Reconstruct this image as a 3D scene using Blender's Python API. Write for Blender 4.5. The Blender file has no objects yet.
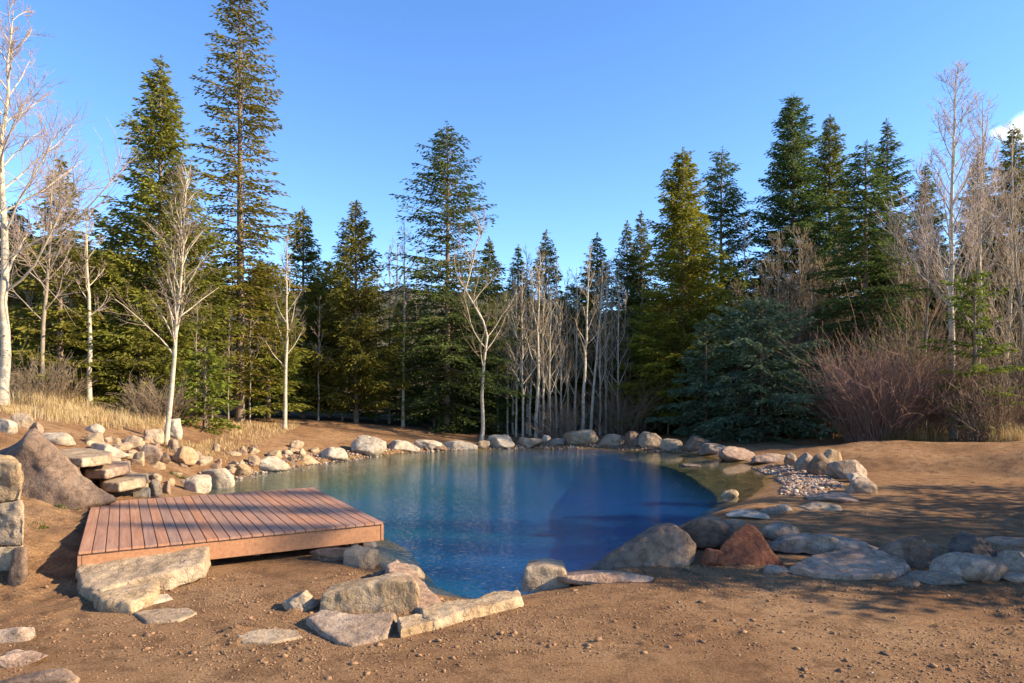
import bpy, bmesh, math, random
import numpy as np
from mathutils import Vector, Matrix

S = bpy.context.scene
C = S.collection
F = 683.0            # focal length in pixels of a 1024 px wide picture (24 mm on 36 mm)
HZ = 392.0           # row of the horizon
CZ = 2.0             # camera height
W = -0.05            # level of the pond

# ------------------------------------------------------------------ camera
cam = bpy.data.cameras.new('camera')
cam.lens = 24.0; cam.sensor_width = 36.0
cam.shift_y = (HZ - 341.5) / 1024.0
cam.clip_start = 0.05; cam.clip_end = 3000
co = bpy.data.objects.new('camera', cam); C.objects.link(co)
co.location = (0, 0, CZ); co.rotation_euler = (math.radians(90), 0, 0)
S.camera = co

# ------------------------------------------------------------------ light
SUN_EL, SUN_AZ = math.radians(27), math.radians(97)      # azimuth from +Y towards +X
sd = Vector((math.sin(SUN_AZ)*math.cos(SUN_EL), math.cos(SUN_AZ)*math.cos(SUN_EL), math.sin(SUN_EL)))
sl = bpy.data.lights.new('sun', 'SUN'); sl.energy = 5.0; sl.angle = math.radians(0.5)
sl.color = (1.0, 0.82, 0.58)
so = bpy.data.objects.new('sun', sl); C.objects.link(so)
so.rotation_euler = sd.to_track_quat('Z', 'Y').to_euler(); so.location = sd*60

wd = bpy.data.worlds.new('World'); S.world = wd; wd.use_nodes = True
nt = wd.node_tree; nt.nodes.clear()
def nn(nt, t, **kw):
    n = nt.nodes.new(t)
    for k, v in kw.items(): setattr(n, k, v)
    return n
sky = nn(nt, 'ShaderNodeTexSky', sky_type='NISHITA', sun_disc=False)
sky.sun_elevation = SUN_EL; sky.sun_rotation = SUN_AZ
sky.altitude = 2500; sky.air_density = 1.0; sky.dust_density = 0.3; sky.ozone_density = 2.0
bg = nn(nt, 'ShaderNodeBackground'); bg.inputs[1].default_value = 0.15
out = nn(nt, 'ShaderNodeOutputWorld')
tc = nn(nt, 'ShaderNodeTexCoord')
cd = Vector((0.785, 1.0, 0.392)).normalized()
sub = nn(nt, 'ShaderNodeVectorMath', operation='SUBTRACT'); sub.inputs[1].default_value = cd
nt.links.new(tc.outputs['Generated'], sub.inputs[0])
scl = nn(nt, 'ShaderNodeVectorMath', operation='MULTIPLY'); scl.inputs[1].default_value = (28, 28, 72)
nt.links.new(sub.outputs[0], scl.inputs[0])
ln = nn(nt, 'ShaderNodeVectorMath', operation='LENGTH'); nt.links.new(scl.outputs[0], ln.inputs[0])
cn = nn(nt, 'ShaderNodeTexNoise'); cn.inputs['Scale'].default_value = 38; cn.inputs['Detail'].default_value = 6
nt.links.new(tc.outputs['Generated'], cn.inputs['Vector'])
ad = nn(nt, 'ShaderNodeMath', operation='MULTIPLY_ADD'); ad.inputs[1].default_value = -1.8
nt.links.new(cn.outputs[0], ad.inputs[0]); nt.links.new(ln.outputs['Value'], ad.inputs[2])
mr = nn(nt, 'ShaderNodeMapRange', interpolation_type='SMOOTHSTEP')
mr.inputs['From Min'].default_value = 0.55; mr.inputs['From Max'].default_value = -0.25
nt.links.new(ad.outputs[0], mr.inputs['Value'])
mx = nn(nt, 'ShaderNodeMix', data_type='RGBA'); mx.inputs[7].default_value = (5.6, 5.7, 6.0, 1)
hs = nn(nt, 'ShaderNodeHueSaturation'); hs.inputs['Saturation'].default_value = 1.18; hs.inputs['Value'].default_value = 1.0; hs.inputs['Hue'].default_value = .505
nt.links.new(sky.outputs[0], hs.inputs['Color'])
nt.links.new(mr.outputs[0], mx.inputs[0]); nt.links.new(hs.outputs[0], mx.inputs[6])
nt.links.new(mx.outputs[2], bg.inputs[0]); nt.links.new(bg.outputs[0], out.inputs[0])

S.view_settings.view_transform = 'Standard'; S.view_settings.look = 'None'
S.view_settings.exposure = 1.36; S.view_settings.gamma = 1.0
S.render.engine = 'CYCLES'
S.cycles.max_bounces = 6; S.cycles.diffuse_bounces = 4; S.cycles.glossy_bounces = 2
S.cycles.transmission_bounces = 2; S.cycles.transparent_max_bounces = 10
S.cycles.caustics_reflective = False; S.cycles.caustics_refractive = False
S.cycles.use_denoising = True
S.cycles.denoising_prefilter = 'ACCURATE'; S.cycles.denoising_input_passes = 'RGB_ALBEDO_NORMAL'

# ------------------------------------------------------------------ noise and mesh helpers
def _hash(ix, iy, iz, seed):
    n = (ix.astype(np.int64)*374761393 + iy.astype(np.int64)*668265263 + iz.astype(np.int64)*2147483647 + seed*1274126177) & 0xFFFFFFFF
    n = ((n ^ (n >> 13)) * 1274126177) & 0xFFFFFFFF
    n = ((n ^ (n >> 16)) * 2246822519) & 0xFFFFFFFF
    return ((n ^ (n >> 15)) & 0xFFFFFF) / float(0xFFFFFF)
def vnoise(P, seed=0):
    P = np.asarray(P, float); i = np.floor(P).astype(np.int64); f = P - i; f = f*f*(3-2*f)
    r = 0
    for dx in (0, 1):
        for dy in (0, 1):
            for dz in (0, 1):
                w = (f[:, 0] if dx else 1-f[:, 0])*(f[:, 1] if dy else 1-f[:, 1])*(f[:, 2] if dz else 1-f[:, 2])
                r = r + w*_hash(i[:, 0]+dx, i[:, 1]+dy, i[:, 2]+dz, seed)
    return r*2-1
def fbm(P, seed=0, oct=4, gain=.5):
    a, r, P = 1.0, 0, np.asarray(P, float)
    for k in range(oct):
        r = r + a*vnoise(P, seed+k*17); P = P*2.03+11.3; a *= gain
    return r
def mesh_np(name, V, faces, mats, midx=None, smooth=False):
    """faces: list of (n,k) int arrays"""
    me = bpy.data.meshes.new(name)
    V = np.ascontiguousarray(V, dtype=np.float32)
    me.vertices.add(len(V)); me.vertices.foreach_set('co', V.ravel())
    faces = [np.asarray(f, np.int32) for f in faces if len(f)]
    loops = np.concatenate([f.ravel() for f in faces])
    tot = np.concatenate([np.full(len(f), f.shape[1], np.int32) for f in faces])
    st = np.concatenate([[0], np.cumsum(tot)[:-1]]).astype(np.int32)
    me.loops.add(len(loops)); me.loops.foreach_set('vertex_index', loops)
    me.polygons.add(len(tot)); me.polygons.foreach_set('loop_start', st)
    for m in mats: me.materials.append(m)
    if midx is not None: me.polygons.foreach_set('material_index', np.asarray(midx, np.int32))
    if smooth: me.polygons.foreach_set('use_smooth', np.ones(len(tot), bool))
    me.update(calc_edges=True); me.validate()
    return me
def link(name, me, parent=None, label=None, cat=None, group=None, kind=None):
    o = bpy.data.objects.new(name, me); C.objects.link(o)
    if parent is not None: o.parent = parent
    if label: o['label'] = label
    if cat: o['category'] = cat
    if group: o['group'] = group
    if kind: o['kind'] = kind
    return o
class Acc:
    """collects pieces of one mesh"""
    def __init__(s): s.V = []; s.f = {3: [], 4: []}; s.m = {3: [], 4: []}; s.n = 0
    def add(s, V, Fc, mi=0):
        Fc = np.asarray(Fc, np.int32); k = Fc.shape[1]
        s.V.append(V); s.f[k].append(Fc+s.n); s.m[k].append(np.full(len(Fc), mi)); s.n += len(V)
    def mesh(s, name, mats, smooth=False):
        fs = [np.concatenate(s.f[k]) for k in (3, 4) if s.f[k]]
        ms = np.concatenate([np.concatenate(s.m[k]) for k in (3, 4) if s.m[k]])
        return mesh_np(name, np.concatenate(s.V), fs, mats, ms, smooth)
def tube(acc, P, R, k=4, mi=0):
    P = np.asarray(P, float); R = np.asarray(R, float); n = len(P)
    T = np.gradient(P, axis=0); T /= np.linalg.norm(T, axis=1)[:, None]+1e-9
    ref = np.array([0, 0, 1.0]) if abs(T[:, 2].mean()) < .8 else np.array([1.0, 0, 0])
    U = np.cross(T, ref); U /= np.linalg.norm(U, axis=1)[:, None]+1e-9
    Vv = np.cross(T, U)
    a = np.arange(k)*2*np.pi/k
    V = P[:, None]+R[:, None, None]*(np.cos(a)[None, :, None]*U[:, None]+np.sin(a)[None, :, None]*Vv[:, None])
    i = np.arange(n-1)[:, None]*k; j = np.arange(k)[None]; j2 = (j+1) % k
    Fc = np.stack([i+j, i+j2, i+k+j2, i+k+j], -1).reshape(-1, 4)
    acc.add(V.reshape(-1, 3), Fc, mi)

# ------------------------------------------------------------------ materials
def mat(name, rough=.85):
    m = bpy.data.materials.new(name); m.use_nodes = True
    b = m.node_tree.nodes['Principled BSDF']; b.inputs['Roughness'].default_value = rough
    b.inputs['Specular IOR Level'].default_value = 0.25
    return m, m.node_tree, b
def ramp(nt, fac, stops):
    r = nt.nodes.new('ShaderNodeValToRGB'); e = r.color_ramp.elements
    while len(e) < len(stops): e.new(.5)
    for k, (p, c) in enumerate(stops): e[k].position = p; e[k].color = (*c, 1)
    nt.links.new(fac, r.inputs[0]); return r.outputs[0]
def noi(nt, vec, scale, detail=5, rough=.6, dist=0):
    n = nt.nodes.new('ShaderNodeTexNoise'); n.inputs['Scale'].default_value = scale
    n.inputs['Detail'].default_value = detail; n.inputs['Roughness'].default_value = rough; n.inputs['Distortion'].default_value = dist
    if vec is not None: nt.links.new(vec, n.inputs['Vector'])
    return n.outputs[0]
def mixc(nt, fac, a, b, mode='MIX'):
    m = nt.nodes.new('ShaderNodeMix'); m.data_type = 'RGBA'; m.blend_type = mode
    for k, v in ((0, fac), (6, a), (7, b)):
        if hasattr(v, 'links'): nt.links.new(v, m.inputs[k])
        elif k == 0: m.inputs[0].default_value = v
        else: m.inputs[k].default_value = (*v, 1)
    return m.outputs[2]
def mth(nt, op, a, b=None, c=None, clamp=False):
    m = nt.nodes.new('ShaderNodeMath'); m.operation = op; m.use_clamp = clamp
    for k, v in enumerate((a, b, c)):
        if v is None: continue
        if hasattr(v, 'links'): nt.links.new(v, m.inputs[k])
        else: m.inputs[k].default_value = v
    return m.outputs[0]
def bump(nt, b, h, strength, dist):
    n = nt.nodes.new('ShaderNodeBump'); n.inputs['Strength'].default_value = strength; n.inputs['Distance'].default_value = dist
    nt.links.new(h, n.inputs['Height'])
    prev = b.inputs['Normal'].links
    if prev: nt.links.new(prev[0].from_socket, n.inputs['Normal'])
    nt.links.new(n.outputs[0], b.inputs['Normal'])
def objco(nt, rnd=False):
    t = nt.nodes.new('ShaderNodeTexCoord').outputs['Object']
    if not rnd: return t
    oi = nt.nodes.new('ShaderNodeObjectInfo')
    k = mth(nt, 'MULTIPLY', oi.outputs['Random'], 37.0)
    a = nt.nodes.new('ShaderNodeVectorMath'); a.operation = 'ADD'
    nt.links.new(t, a.inputs[0]); nt.links.new(k, a.inputs[1]); return a.outputs[0]

def rock_mat(name, c1, c2, c3, speck=.5, scale=1.0):
    m, nt, b = mat(name, .88)
    v = objco(nt, True)
    n1 = noi(nt, v, 2.2*scale, 6, .62, .4); n2 = noi(nt, v, 9*scale, 6, .7); n3 = noi(nt, v, 70*scale, 3, .7)
    col = ramp(nt, n1, [(.32, c1), (.5, c2), (.68, c3)])
    col = mixc(nt, mth(nt, 'MULTIPLY', ramp(nt, n2, [(.46, (0, 0, 0)), (.66, (1, 1, 1))]), .7), col, tuple(x*.5 for x in c1))
    sp = ramp(nt, n3, [(.35, (.62, .62, .62)), (.5, (1, 1, 1)), (.68, (1.35, 1.35, 1.35))])
    col = mixc(nt, speck, col, sp, 'MULTIPLY')
    vo = nt.nodes.new('ShaderNodeTexVoronoi'); vo.feature = 'DISTANCE_TO_EDGE'; vo.inputs['Scale'].default_value = 1.6*scale
    dv = nt.nodes.new('ShaderNodeVectorMath'); dv.operation = 'MULTIPLY_ADD'
    nz = nt.nodes.new('ShaderNodeTexNoise'); nz.inputs['Scale'].default_value = 3*scale; nt.links.new(v, nz.inputs['Vector'])
    nt.links.new(nz.outputs[1], dv.inputs[0]); dv.inputs[1].default_value = (.8, .8, .8); nt.links.new(v, dv.inputs[2])
    nt.links.new(dv.outputs[0], vo.inputs['Vector'])
    cr = ramp(nt, vo.outputs['Distance'], [(0, (0, 0, 0)), (.02, (1, 1, 1))])
    crk = mth(nt, 'MULTIPLY', cr, .5)
    col = mixc(nt, mth(nt, 'MULTIPLY', mth(nt, 'SUBTRACT', 1, cr), .4), col, tuple(x*.35 for x in c1))
    nt.links.new(col, b.inputs['Base Color'])
    bump(nt, b, crk, .5, .02); bump(nt, b, n2, .8, .06); bump(nt, b, n3, .6, .012)
    return m
RM = {
 'tan':  rock_mat('tan_granite', (.30, .21, .13), (.40, .29, .18), (.47, .36, .24)),
 'gold': rock_mat('golden_sandstone', (.31, .20, .105), (.42, .29, .16), (.50, .38, .24)),
 'pale': rock_mat('pale_granite', (.36, .285, .20), (.48, .39, .28), (.56, .47, .35)),
 'grey': rock_mat('grey_granite', (.24, .165, .11), (.34, .245, .17), (.42, .32, .235)),
 'red':  rock_mat('rust_red_stone', (.16, .055, .03), (.25, .09, .045), (.31, .14, .075)),
 'brown':rock_mat('brown_stone', (.15, .095, .06), (.22, .145, .095), (.29, .20, .135)),
 'dark': rock_mat('dark_stone', (.085, .06, .045), (.13, .095, .07), (.19, .145, .11)),
 'mauve':rock_mat('pinkish_brown_stone', (.26, .16, .10), (.37, .245, .165), (.44, .31, .22)),
}

# ------------------------------------------------------------------ terrain
def P2(px, py, Y):  return ((px-512)/F*Y, Y, CZ-(py-HZ)/F*Y)
def onz(px, py, z): Y = (CZ-z)*F/(py-HZ); return ((px-512)/F*Y, Y)
SHORE = [(-6.9, 14.9), (-6.66, 17.5), (-5.6, 19.7), (-4.2, 22.6), (-2.7, 24.0), (-1.2, 24.6), (.62, 25.0), (3.2, 25.0), (4.7, 24.1),
         (5.9, 22.7), (6.9, 20.6), (6.75, 17.9), (5.7, 14.9), (4.1, 12.3), (2.9, 10.9), (1.9, 9.3), (1.0, 8.0), (.4, 6.95), (-.25, 6.62), (-.85, 6.85),
         (-1.5, 7.7), (-1.9, 8.8), (-2.6, 10.0), (-4.0, 11.2), (-5.8, 12.9)]
DEEP = [(-5.6, 15.2), (-5.5, 17.3), (-4.3, 19.3), (-3.0, 21.6), (-1.2, 23.2), (.62, 23.6), (3.0, 23.3), (4.2, 21.8), (4.8, 19.0), (4.5, 16.5), (4.35, 14.2), (3.3, 12.1), (2.5, 11.0),
        (1.6, 9.7), (.8, 8.6), (.2, 7.6), (-.2, 7.3), (-.7, 7.5), (-1.1, 8.4), (-1.5, 9.9), (-2.5, 11.0), (-3.6, 12.2), (-5.0, 13.6)]
def smooth_poly(pts, it=2):
    p = np.array(pts, float)
    for _ in range(it):
        q = np.roll(p, -1, 0); p = np.stack([.75*p+.25*q, .25*p+.75*q], 1).reshape(-1, 2)
    return p
SHORE = smooth_poly(SHORE); DEEP = smooth_poly(DEEP)
def sdist(P, poly):
    """signed distance, positive inside"""
    a = poly; b = np.roll(poly, -1, 0); d = np.full(len(P), 1e9); ins = np.zeros(len(P), bool)
    for (ax, ay), (bx, by) in zip(a, b):
        ex, ey = bx-ax, by-ay; px, py = P[:, 0]-ax, P[:, 1]-ay
        t = np.clip((px*ex+py*ey)/(ex*ex+ey*ey), 0, 1)
        d = np.minimum(d, (px-t*ex)**2+(py-t*ey)**2)
        c = ((ay > P[:, 1]) != (by > P[:, 1]))
        with np.errstate(divide='ignore', invalid='ignore'):
            c &= P[:, 0] < (bx-ax)*(P[:, 1]-ay)/(by-ay+1e-12)+ax
        ins ^= c
    d = np.sqrt(d); return np.where(ins, d, -d)
CT = [P2(*p) for p in [
  # left bank and steps
  (50, 530, 8.4), (30, 575, 7.0), (85, 575, 7.0), (60, 500, 9.6), (120, 480, 12.0), (60, 455, 12.5), (150, 462, 14.0), (20, 430, 13.0), (100, 440, 14.5),
  (10, 408, 16.0), (60, 405, 18), (100, 410, 19.5), (170, 440, 16.8), (170, 422, 20.5), (200, 425, 21.5), (200, 480, 15.2), (230, 448, 18.8),
  (-150, 400, 12), (-300, 420, 9), (-100, 470, 9),
  # meadow and far bank
  (240, 424, 25), (300, 421, 27), (380, 426, 28), (300, 440, 22), (380, 440, 24.5), (450, 433, 29), (520, 437, 29), (600, 436, 29), (680, 437, 28), (750, 437, 27), (800, 441, 25),
  # right bank
  (850, 449, 21), (860, 462, 18.3), (905, 462, 18.2), (960, 476, 17.0), (900, 447, 22), (940, 444, 22), (1000, 446, 21), (1024, 467, 16.5), (990, 470, 17), (1020, 492, 14.5), (940, 490, 14.5), (880, 500, 13.0),
  (830, 512, 11.8), (1100, 470, 14), (1200, 520, 9),
  ]] + [(x, y, 0.0) for x, y in [(-4, 5), (-2, 5), (0, 5), (2, 5), (4, 5), (-2.3, 7), (-3, 6.6), (2, 7), (4, 7), (6, 7.5), (8, 7), (0, 6.2), (3.5, 9.2), (5, 9.5), (-1.8, 7.6), (0, 2), (-4, 2), (4, 2), (0, -10), (-14, -8), (14, -8)]] \
  + [(-9, 3, .4), (-14, 32, 1.2), (-25, 30, 1.9), (-22, 18, 2.2), (-8, 32, .75), (0, 33, .1), (8, 33, .1), (16, 30, .6), (24, 30, 1.2), (22, 18, 1.0), (-30, 50, 2.2), (0, 52, .5), (30, 50, 1.5), (-60, 60, 4), (60, 60, 4), (0, 110, 3), (-60, 0, 3), (60, 0, 2), (0, -60, 0), (-100, 110, 8), (100, 110, 8)] \
  + [(x, y, W+.02) for x, y in SHORE[::8]]
CT = np.array(CT)
def _k(r): return r
_A = _k(np.linalg.norm(CT[:, None, :2]-CT[None, :, :2], axis=2)); _n = len(CT)
_M = np.zeros((_n+3, _n+3)); _M[:_n, :_n] = _A-np.eye(_n)*.25
_M[:_n, _n:] = np.c_[np.ones(_n), CT[:, :2]]; _M[_n:, :_n] = _M[:_n, _n:].T
_w = np.linalg.solve(_M, np.r_[CT[:, 2], 0, 0, 0])
def height(P, detail=True):
    P = np.asarray(P, float); z = np.zeros(len(P))
    for i in range(0, len(P), 20000):
        q = P[i:i+20000]
        r = np.linalg.norm(q[:, None]-CT[None, :, :2], axis=2)
        z[i:i+20000] = r@_w[:_n]+_w[_n]+q@_w[_n+1:]
    R = np.hypot(P[:, 0], P[:, 1]-15)
    z = np.where(R > 130, np.clip(z, -2, 14), z)
    for (cx, cy, rx, ry, hh) in ((8.6, 18.6, .8, 1.0, .16), (9.8, 17.5, .9, .7, .24), (11.2, 16.7, 1.0, .6, .30), (12.8, 16.1, 1.2, .6, .30), (14.8, 15.7, 1.5, .6, .28), (14.6, 19.4, 2.4, 1.1, .22), (11.4, 20.6, 1.6, .9, .25)):
        z = z+hh*np.exp(-((P[:, 0]-cx)/rx)**2/2-((P[:, 1]-cy)/ry)**2/2)
    s = sdist(P, SHORE); so_ = np.maximum(-s, 0)
    q = np.c_[P, np.zeros(len(P))]
    if detail:
        near = np.clip((14-P[:, 1])/6, .25, 1)
        amp = .03*fbm(q*1.1, 3, 3)+.045*near*fbm(q*3.1, 9, 4)
        amp = amp+.05*near*np.maximum(fbm(q*8, 21, 3)-.1, 0)
        z = z+amp*np.clip(so_/.5, 0, 1)
    z = np.where(s <= 0, np.maximum(z, W+.02+.22*np.minimum(so_, .45)), z)
    ins = s > 0
    if ins.any():
        dd = sdist(P[ins], DEEP); si = s[ins]
        sh = .20*si/(si+np.maximum(-dd, 0)+1e-6)
        dep = np.where(dd > 0, .20+1.9*(1-np.exp(-dd*.9)), sh)
        zi = W+.02-dep+.03*fbm(q[ins]*2.3, 5, 3)*np.clip(si/.5, 0, 1)
        z[ins] = zi
    return z
def h1(x, y): return float(height(np.array([[x, y]]), False)[0])
_YS = np.concatenate([np.arange(2.5, 12, .02), np.arange(12, 60, .05)])
def hit(px, py):
    X = (px-512)/F*_YS; Z = CZ-(py-HZ)/F*_YS
    g = np.maximum(height(np.c_[X, _YS], False), W)
    k = np.argmax(Z <= g)
    if Z[k] > g[k]: k = len(_YS)-1
    return X[k], _YS[k], g[k]

def lines(segs):
    o = []
    for a, b, st in segs: o.append(np.arange(a, b, st))
    return np.concatenate(o)
gx = lines([(-420, -60, 40), (-60, -26, 4), (-26, -8, .3), (-8, 8, .055), (8, 26, .22), (26, 60, 4), (60, 421, 40)])
gy = lines([(-300, -20, 40), (-20, 2, 2), (2, 4, .3), (4, 9.5, .045), (9.5, 13, .08), (13, 30, .14), (30, 60, 1.0), (60, 100, 8), (100, 500, 50)])
GX, GY = np.meshgrid(gx, gy); GP = np.c_[GX.ravel(), GY.ravel()]
GZ = height(GP)
nx, ny = len(gx), len(gy)
ii = (np.arange(ny-1)[:, None]*nx+np.arange(nx-1)[None]).ravel()
gq = np.stack([ii, ii+1, ii+1+nx, ii+nx], 1)

m, nt, b = mat('dirt_ground', .95); b.inputs['Specular IOR Level'].default_value = .1
v = objco(nt)
n1 = noi(nt, v, .55, 6, .6, .3); n2 = noi(nt, v, 4.5, 10, .74); n3 = noi(nt, v, 42, 5, .7); n4 = noi(nt, v, 160, 3, .7)
dirt = ramp(nt, n1, [(.3, (.28, .148, .072)), (.5, (.41, .235, .118)), (.7, (.50, .31, .165))])
dirt = mixc(nt, mth(nt, 'MULTIPLY', ramp(nt, n2, [(.47, (0, 0, 0)), (.62, (1, 1, 1))]), .68), dirt, (.155, .086, .046))
dirt = mixc(nt, .75, dirt, ramp(nt, n3, [(.3, (.55, .52, .5)), (.5, (1, 1, 1)), (.7, (1.3, 1.28, 1.25))]), 'MULTIPLY')
dirt = mixc(nt, .6, dirt, ramp(nt, n4, [(.32, (.6, .6, .6)), (.5, (1, 1, 1)), (.72, (1.4, 1.4, 1.4))]), 'MULTIPLY')
at = nt.nodes.new('ShaderNodeAttribute'); at.attribute_name = 'cover'
sp = nt.nodes.new('ShaderNodeSeparateColor'); nt.links.new(at.outputs['Color'], sp.inputs[0])
bed = ramp(nt, n2, [(.35, (.12, .085, .025)), (.55, (.25, .165, .055)), (.7, (.40, .26, .11))])
deepc = (.20, .24, .26)
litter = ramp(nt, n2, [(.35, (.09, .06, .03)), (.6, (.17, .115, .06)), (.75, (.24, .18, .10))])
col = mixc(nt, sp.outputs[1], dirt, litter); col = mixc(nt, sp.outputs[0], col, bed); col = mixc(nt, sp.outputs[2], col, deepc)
nt.links.new(col, b.inputs['Base Color'])
bump(nt, b, n2, .9, .20); bump(nt, b, n3, 1.0, .06); bump(nt, b, n4, .6, .008)
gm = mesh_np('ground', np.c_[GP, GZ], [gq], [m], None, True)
s_ = sdist(GP, SHORE); d_ = sdist(GP, DEEP)
ca = gm.color_attributes.new('cover', 'FLOAT_COLOR', 'POINT')
nq = fbm(np.c_[GP*.8, np.zeros(len(GP))], 40, 3)
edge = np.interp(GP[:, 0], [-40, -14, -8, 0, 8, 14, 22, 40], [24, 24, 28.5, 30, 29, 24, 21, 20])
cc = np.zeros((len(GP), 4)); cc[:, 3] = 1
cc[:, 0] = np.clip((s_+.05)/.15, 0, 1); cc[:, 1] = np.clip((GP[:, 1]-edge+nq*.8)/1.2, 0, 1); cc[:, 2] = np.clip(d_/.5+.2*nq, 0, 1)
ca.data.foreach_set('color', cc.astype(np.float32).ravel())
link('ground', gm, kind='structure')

# ------------------------------------------------------------------ hills beyond the wood
m, nt, b = mat('wooded_hill', .95)
v = objco(nt); n1 = noi(nt, v, .05, 6, .7); n2 = noi(nt, v, .35, 4, .7)
col = ramp(nt, n1, [(.4, (.045, .06, .03)), (.55, (.10, .09, .055)), (.7, (.16, .12, .08))])
col = mixc(nt, .8, col, ramp(nt, n2, [(.35, (.5, .5, .5)), (.6, (1.2, 1.2, 1.2))]), 'MULTIPLY')
nt.links.new(col, b.inputs['Base Color']); bump(nt, b, n2, 1, 3)
hx = np.linspace(-700, 700, 281); hy = np.linspace(260, 620, 60)
HX, HY = np.meshgrid(hx, hy); HPt = np.c_[HX.ravel(), HY.ravel()]
prof = np.interp(HPt[:, 0], [-700, -330, -230, -120, -60, 60, 200, 500, 700], [110, 95, 70, 52, 58, 40, 40, 70, 90])
ridge = np.sin(np.clip((HPt[:, 1]-260)/360, 0, 1)*np.pi)**.8
hz = 8+prof*1.1*ridge+(6*fbm(np.c_[HPt*.02, np.zeros(len(HPt))], 71, 3)+3*fbm(np.c_[HPt*.15, np.zeros(len(HPt))], 77, 3))*ridge-4
ii = (np.arange(len(hy)-1)[:, None]*len(hx)+np.arange(len(hx)-1)[None]).ravel()
link('hills', mesh_np('hills', np.c_[HPt, hz], [np.stack([ii, ii+1, ii+1+len(hx), ii+len(hx)], 1)], [m], None, True), kind='structure')

# ------------------------------------------------------------------ pond water
m = bpy.data.materials.new('pond_water'); m.use_nodes = True; nt = m.node_tree; nt.nodes.clear()
o_ = nn(nt, 'ShaderNodeOutputMaterial'); v = objco(nt)
mp = nn(nt, 'ShaderNodeMapping'); mp.inputs['Scale'].default_value = (1.0, 1.5, 1); mp.inputs['Rotation'].default_value = (0, 0, .35)
nt.links.new(v, mp.inputs[0])
w1 = noi(nt, mp.outputs[0], 13, 2, .5, .1); w2 = noi(nt, mp.outputs[0], 1.3, 3, .5)
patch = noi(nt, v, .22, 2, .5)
bp = nn(nt, 'ShaderNodeBump'); bp.inputs['Distance'].default_value = .017
rip = mth(nt, 'MULTIPLY_ADD', patch, 1.0, .15)
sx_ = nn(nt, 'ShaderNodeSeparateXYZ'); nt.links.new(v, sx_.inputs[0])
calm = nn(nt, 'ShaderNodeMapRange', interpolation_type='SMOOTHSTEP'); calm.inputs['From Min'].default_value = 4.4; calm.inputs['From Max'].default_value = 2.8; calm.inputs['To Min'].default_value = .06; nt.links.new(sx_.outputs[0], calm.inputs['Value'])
nt.links.new(mth(nt, 'MULTIPLY', rip, calm.outputs[0]), bp.inputs['Strength']); nt.links.new(w1, bp.inputs['Height'])
bp2 = nn(nt, 'ShaderNodeBump'); bp2.inputs['Distance'].default_value = .03; bp2.inputs['Strength'].default_value = .07
nt.links.new(w2, bp2.inputs['Height']); nt.links.new(bp.outputs[0], bp2.inputs['Normal'])
fr = nn(nt, 'ShaderNodeFresnel'); fr.inputs['IOR'].default_value = 1.42; nt.links.new(bp2.outputs[0], fr.inputs['Normal'])
gl = nn(nt, 'ShaderNodeBsdfGlossy'); gl.inputs['Roughness'].default_value = .04; nt.links.new(bp2.outputs[0], gl.inputs['Normal'])
tr = nn(nt, 'ShaderNodeBsdfTransparent')
ms = nn(nt, 'ShaderNodeMixShader'); geo = nn(nt, 'ShaderNodeNewGeometry'); nt.links.new(mth(nt, 'MULTIPLY', fr.outputs[0], mth(nt, 'SUBTRACT', 1.0, geo.outputs['Backfacing'])), ms.inputs[0]); nt.links.new(tr.outputs[0], ms.inputs[1]); nt.links.new(gl.outputs[0], ms.inputs[2])
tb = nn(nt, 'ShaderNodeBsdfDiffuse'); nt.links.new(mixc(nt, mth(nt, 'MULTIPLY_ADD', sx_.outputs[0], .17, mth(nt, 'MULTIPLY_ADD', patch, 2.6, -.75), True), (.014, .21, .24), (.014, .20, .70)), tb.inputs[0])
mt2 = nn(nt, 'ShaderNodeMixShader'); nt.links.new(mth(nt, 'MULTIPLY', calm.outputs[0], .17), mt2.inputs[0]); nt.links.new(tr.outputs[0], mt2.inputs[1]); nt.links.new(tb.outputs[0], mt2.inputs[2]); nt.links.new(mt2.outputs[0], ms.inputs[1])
nt.links.new(ms.outputs[0], o_.inputs['Surface'])
va = nn(nt, 'ShaderNodeVolumeAbsorption'); va.inputs['Color'].default_value = (.05, .70, .93, 1); va.inputs['Density'].default_value = .32
nt.links.new(va.outputs[0], o_.inputs['Volume'])
cen = SHORE.mean(0); dirs = SHORE-cen; wp = SHORE+dirs/np.linalg.norm(dirs, axis=1)[:, None]*.32
n = len(wp)
bmw = bmesh.new()
top = [bmw.verts.new((x, y, W)) for x, y in wp]; bot = [bmw.verts.new((x, y, W-6)) for x, y in wp]
ft = bmw.faces.new(top); bmw.faces.new(bot[::-1])
for k in range(n): bmw.faces.new((top[k], bot[k], bot[(k+1) % n], top[(k+1) % n]))
bmesh.ops.recalc_face_normals(bmw, faces=bmw.faces)
wme = bpy.data.meshes.new('water'); bmw.to_mesh(wme); bmw.free(); wme.materials.append(m)
link('water', wme, kind='structure')

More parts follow.
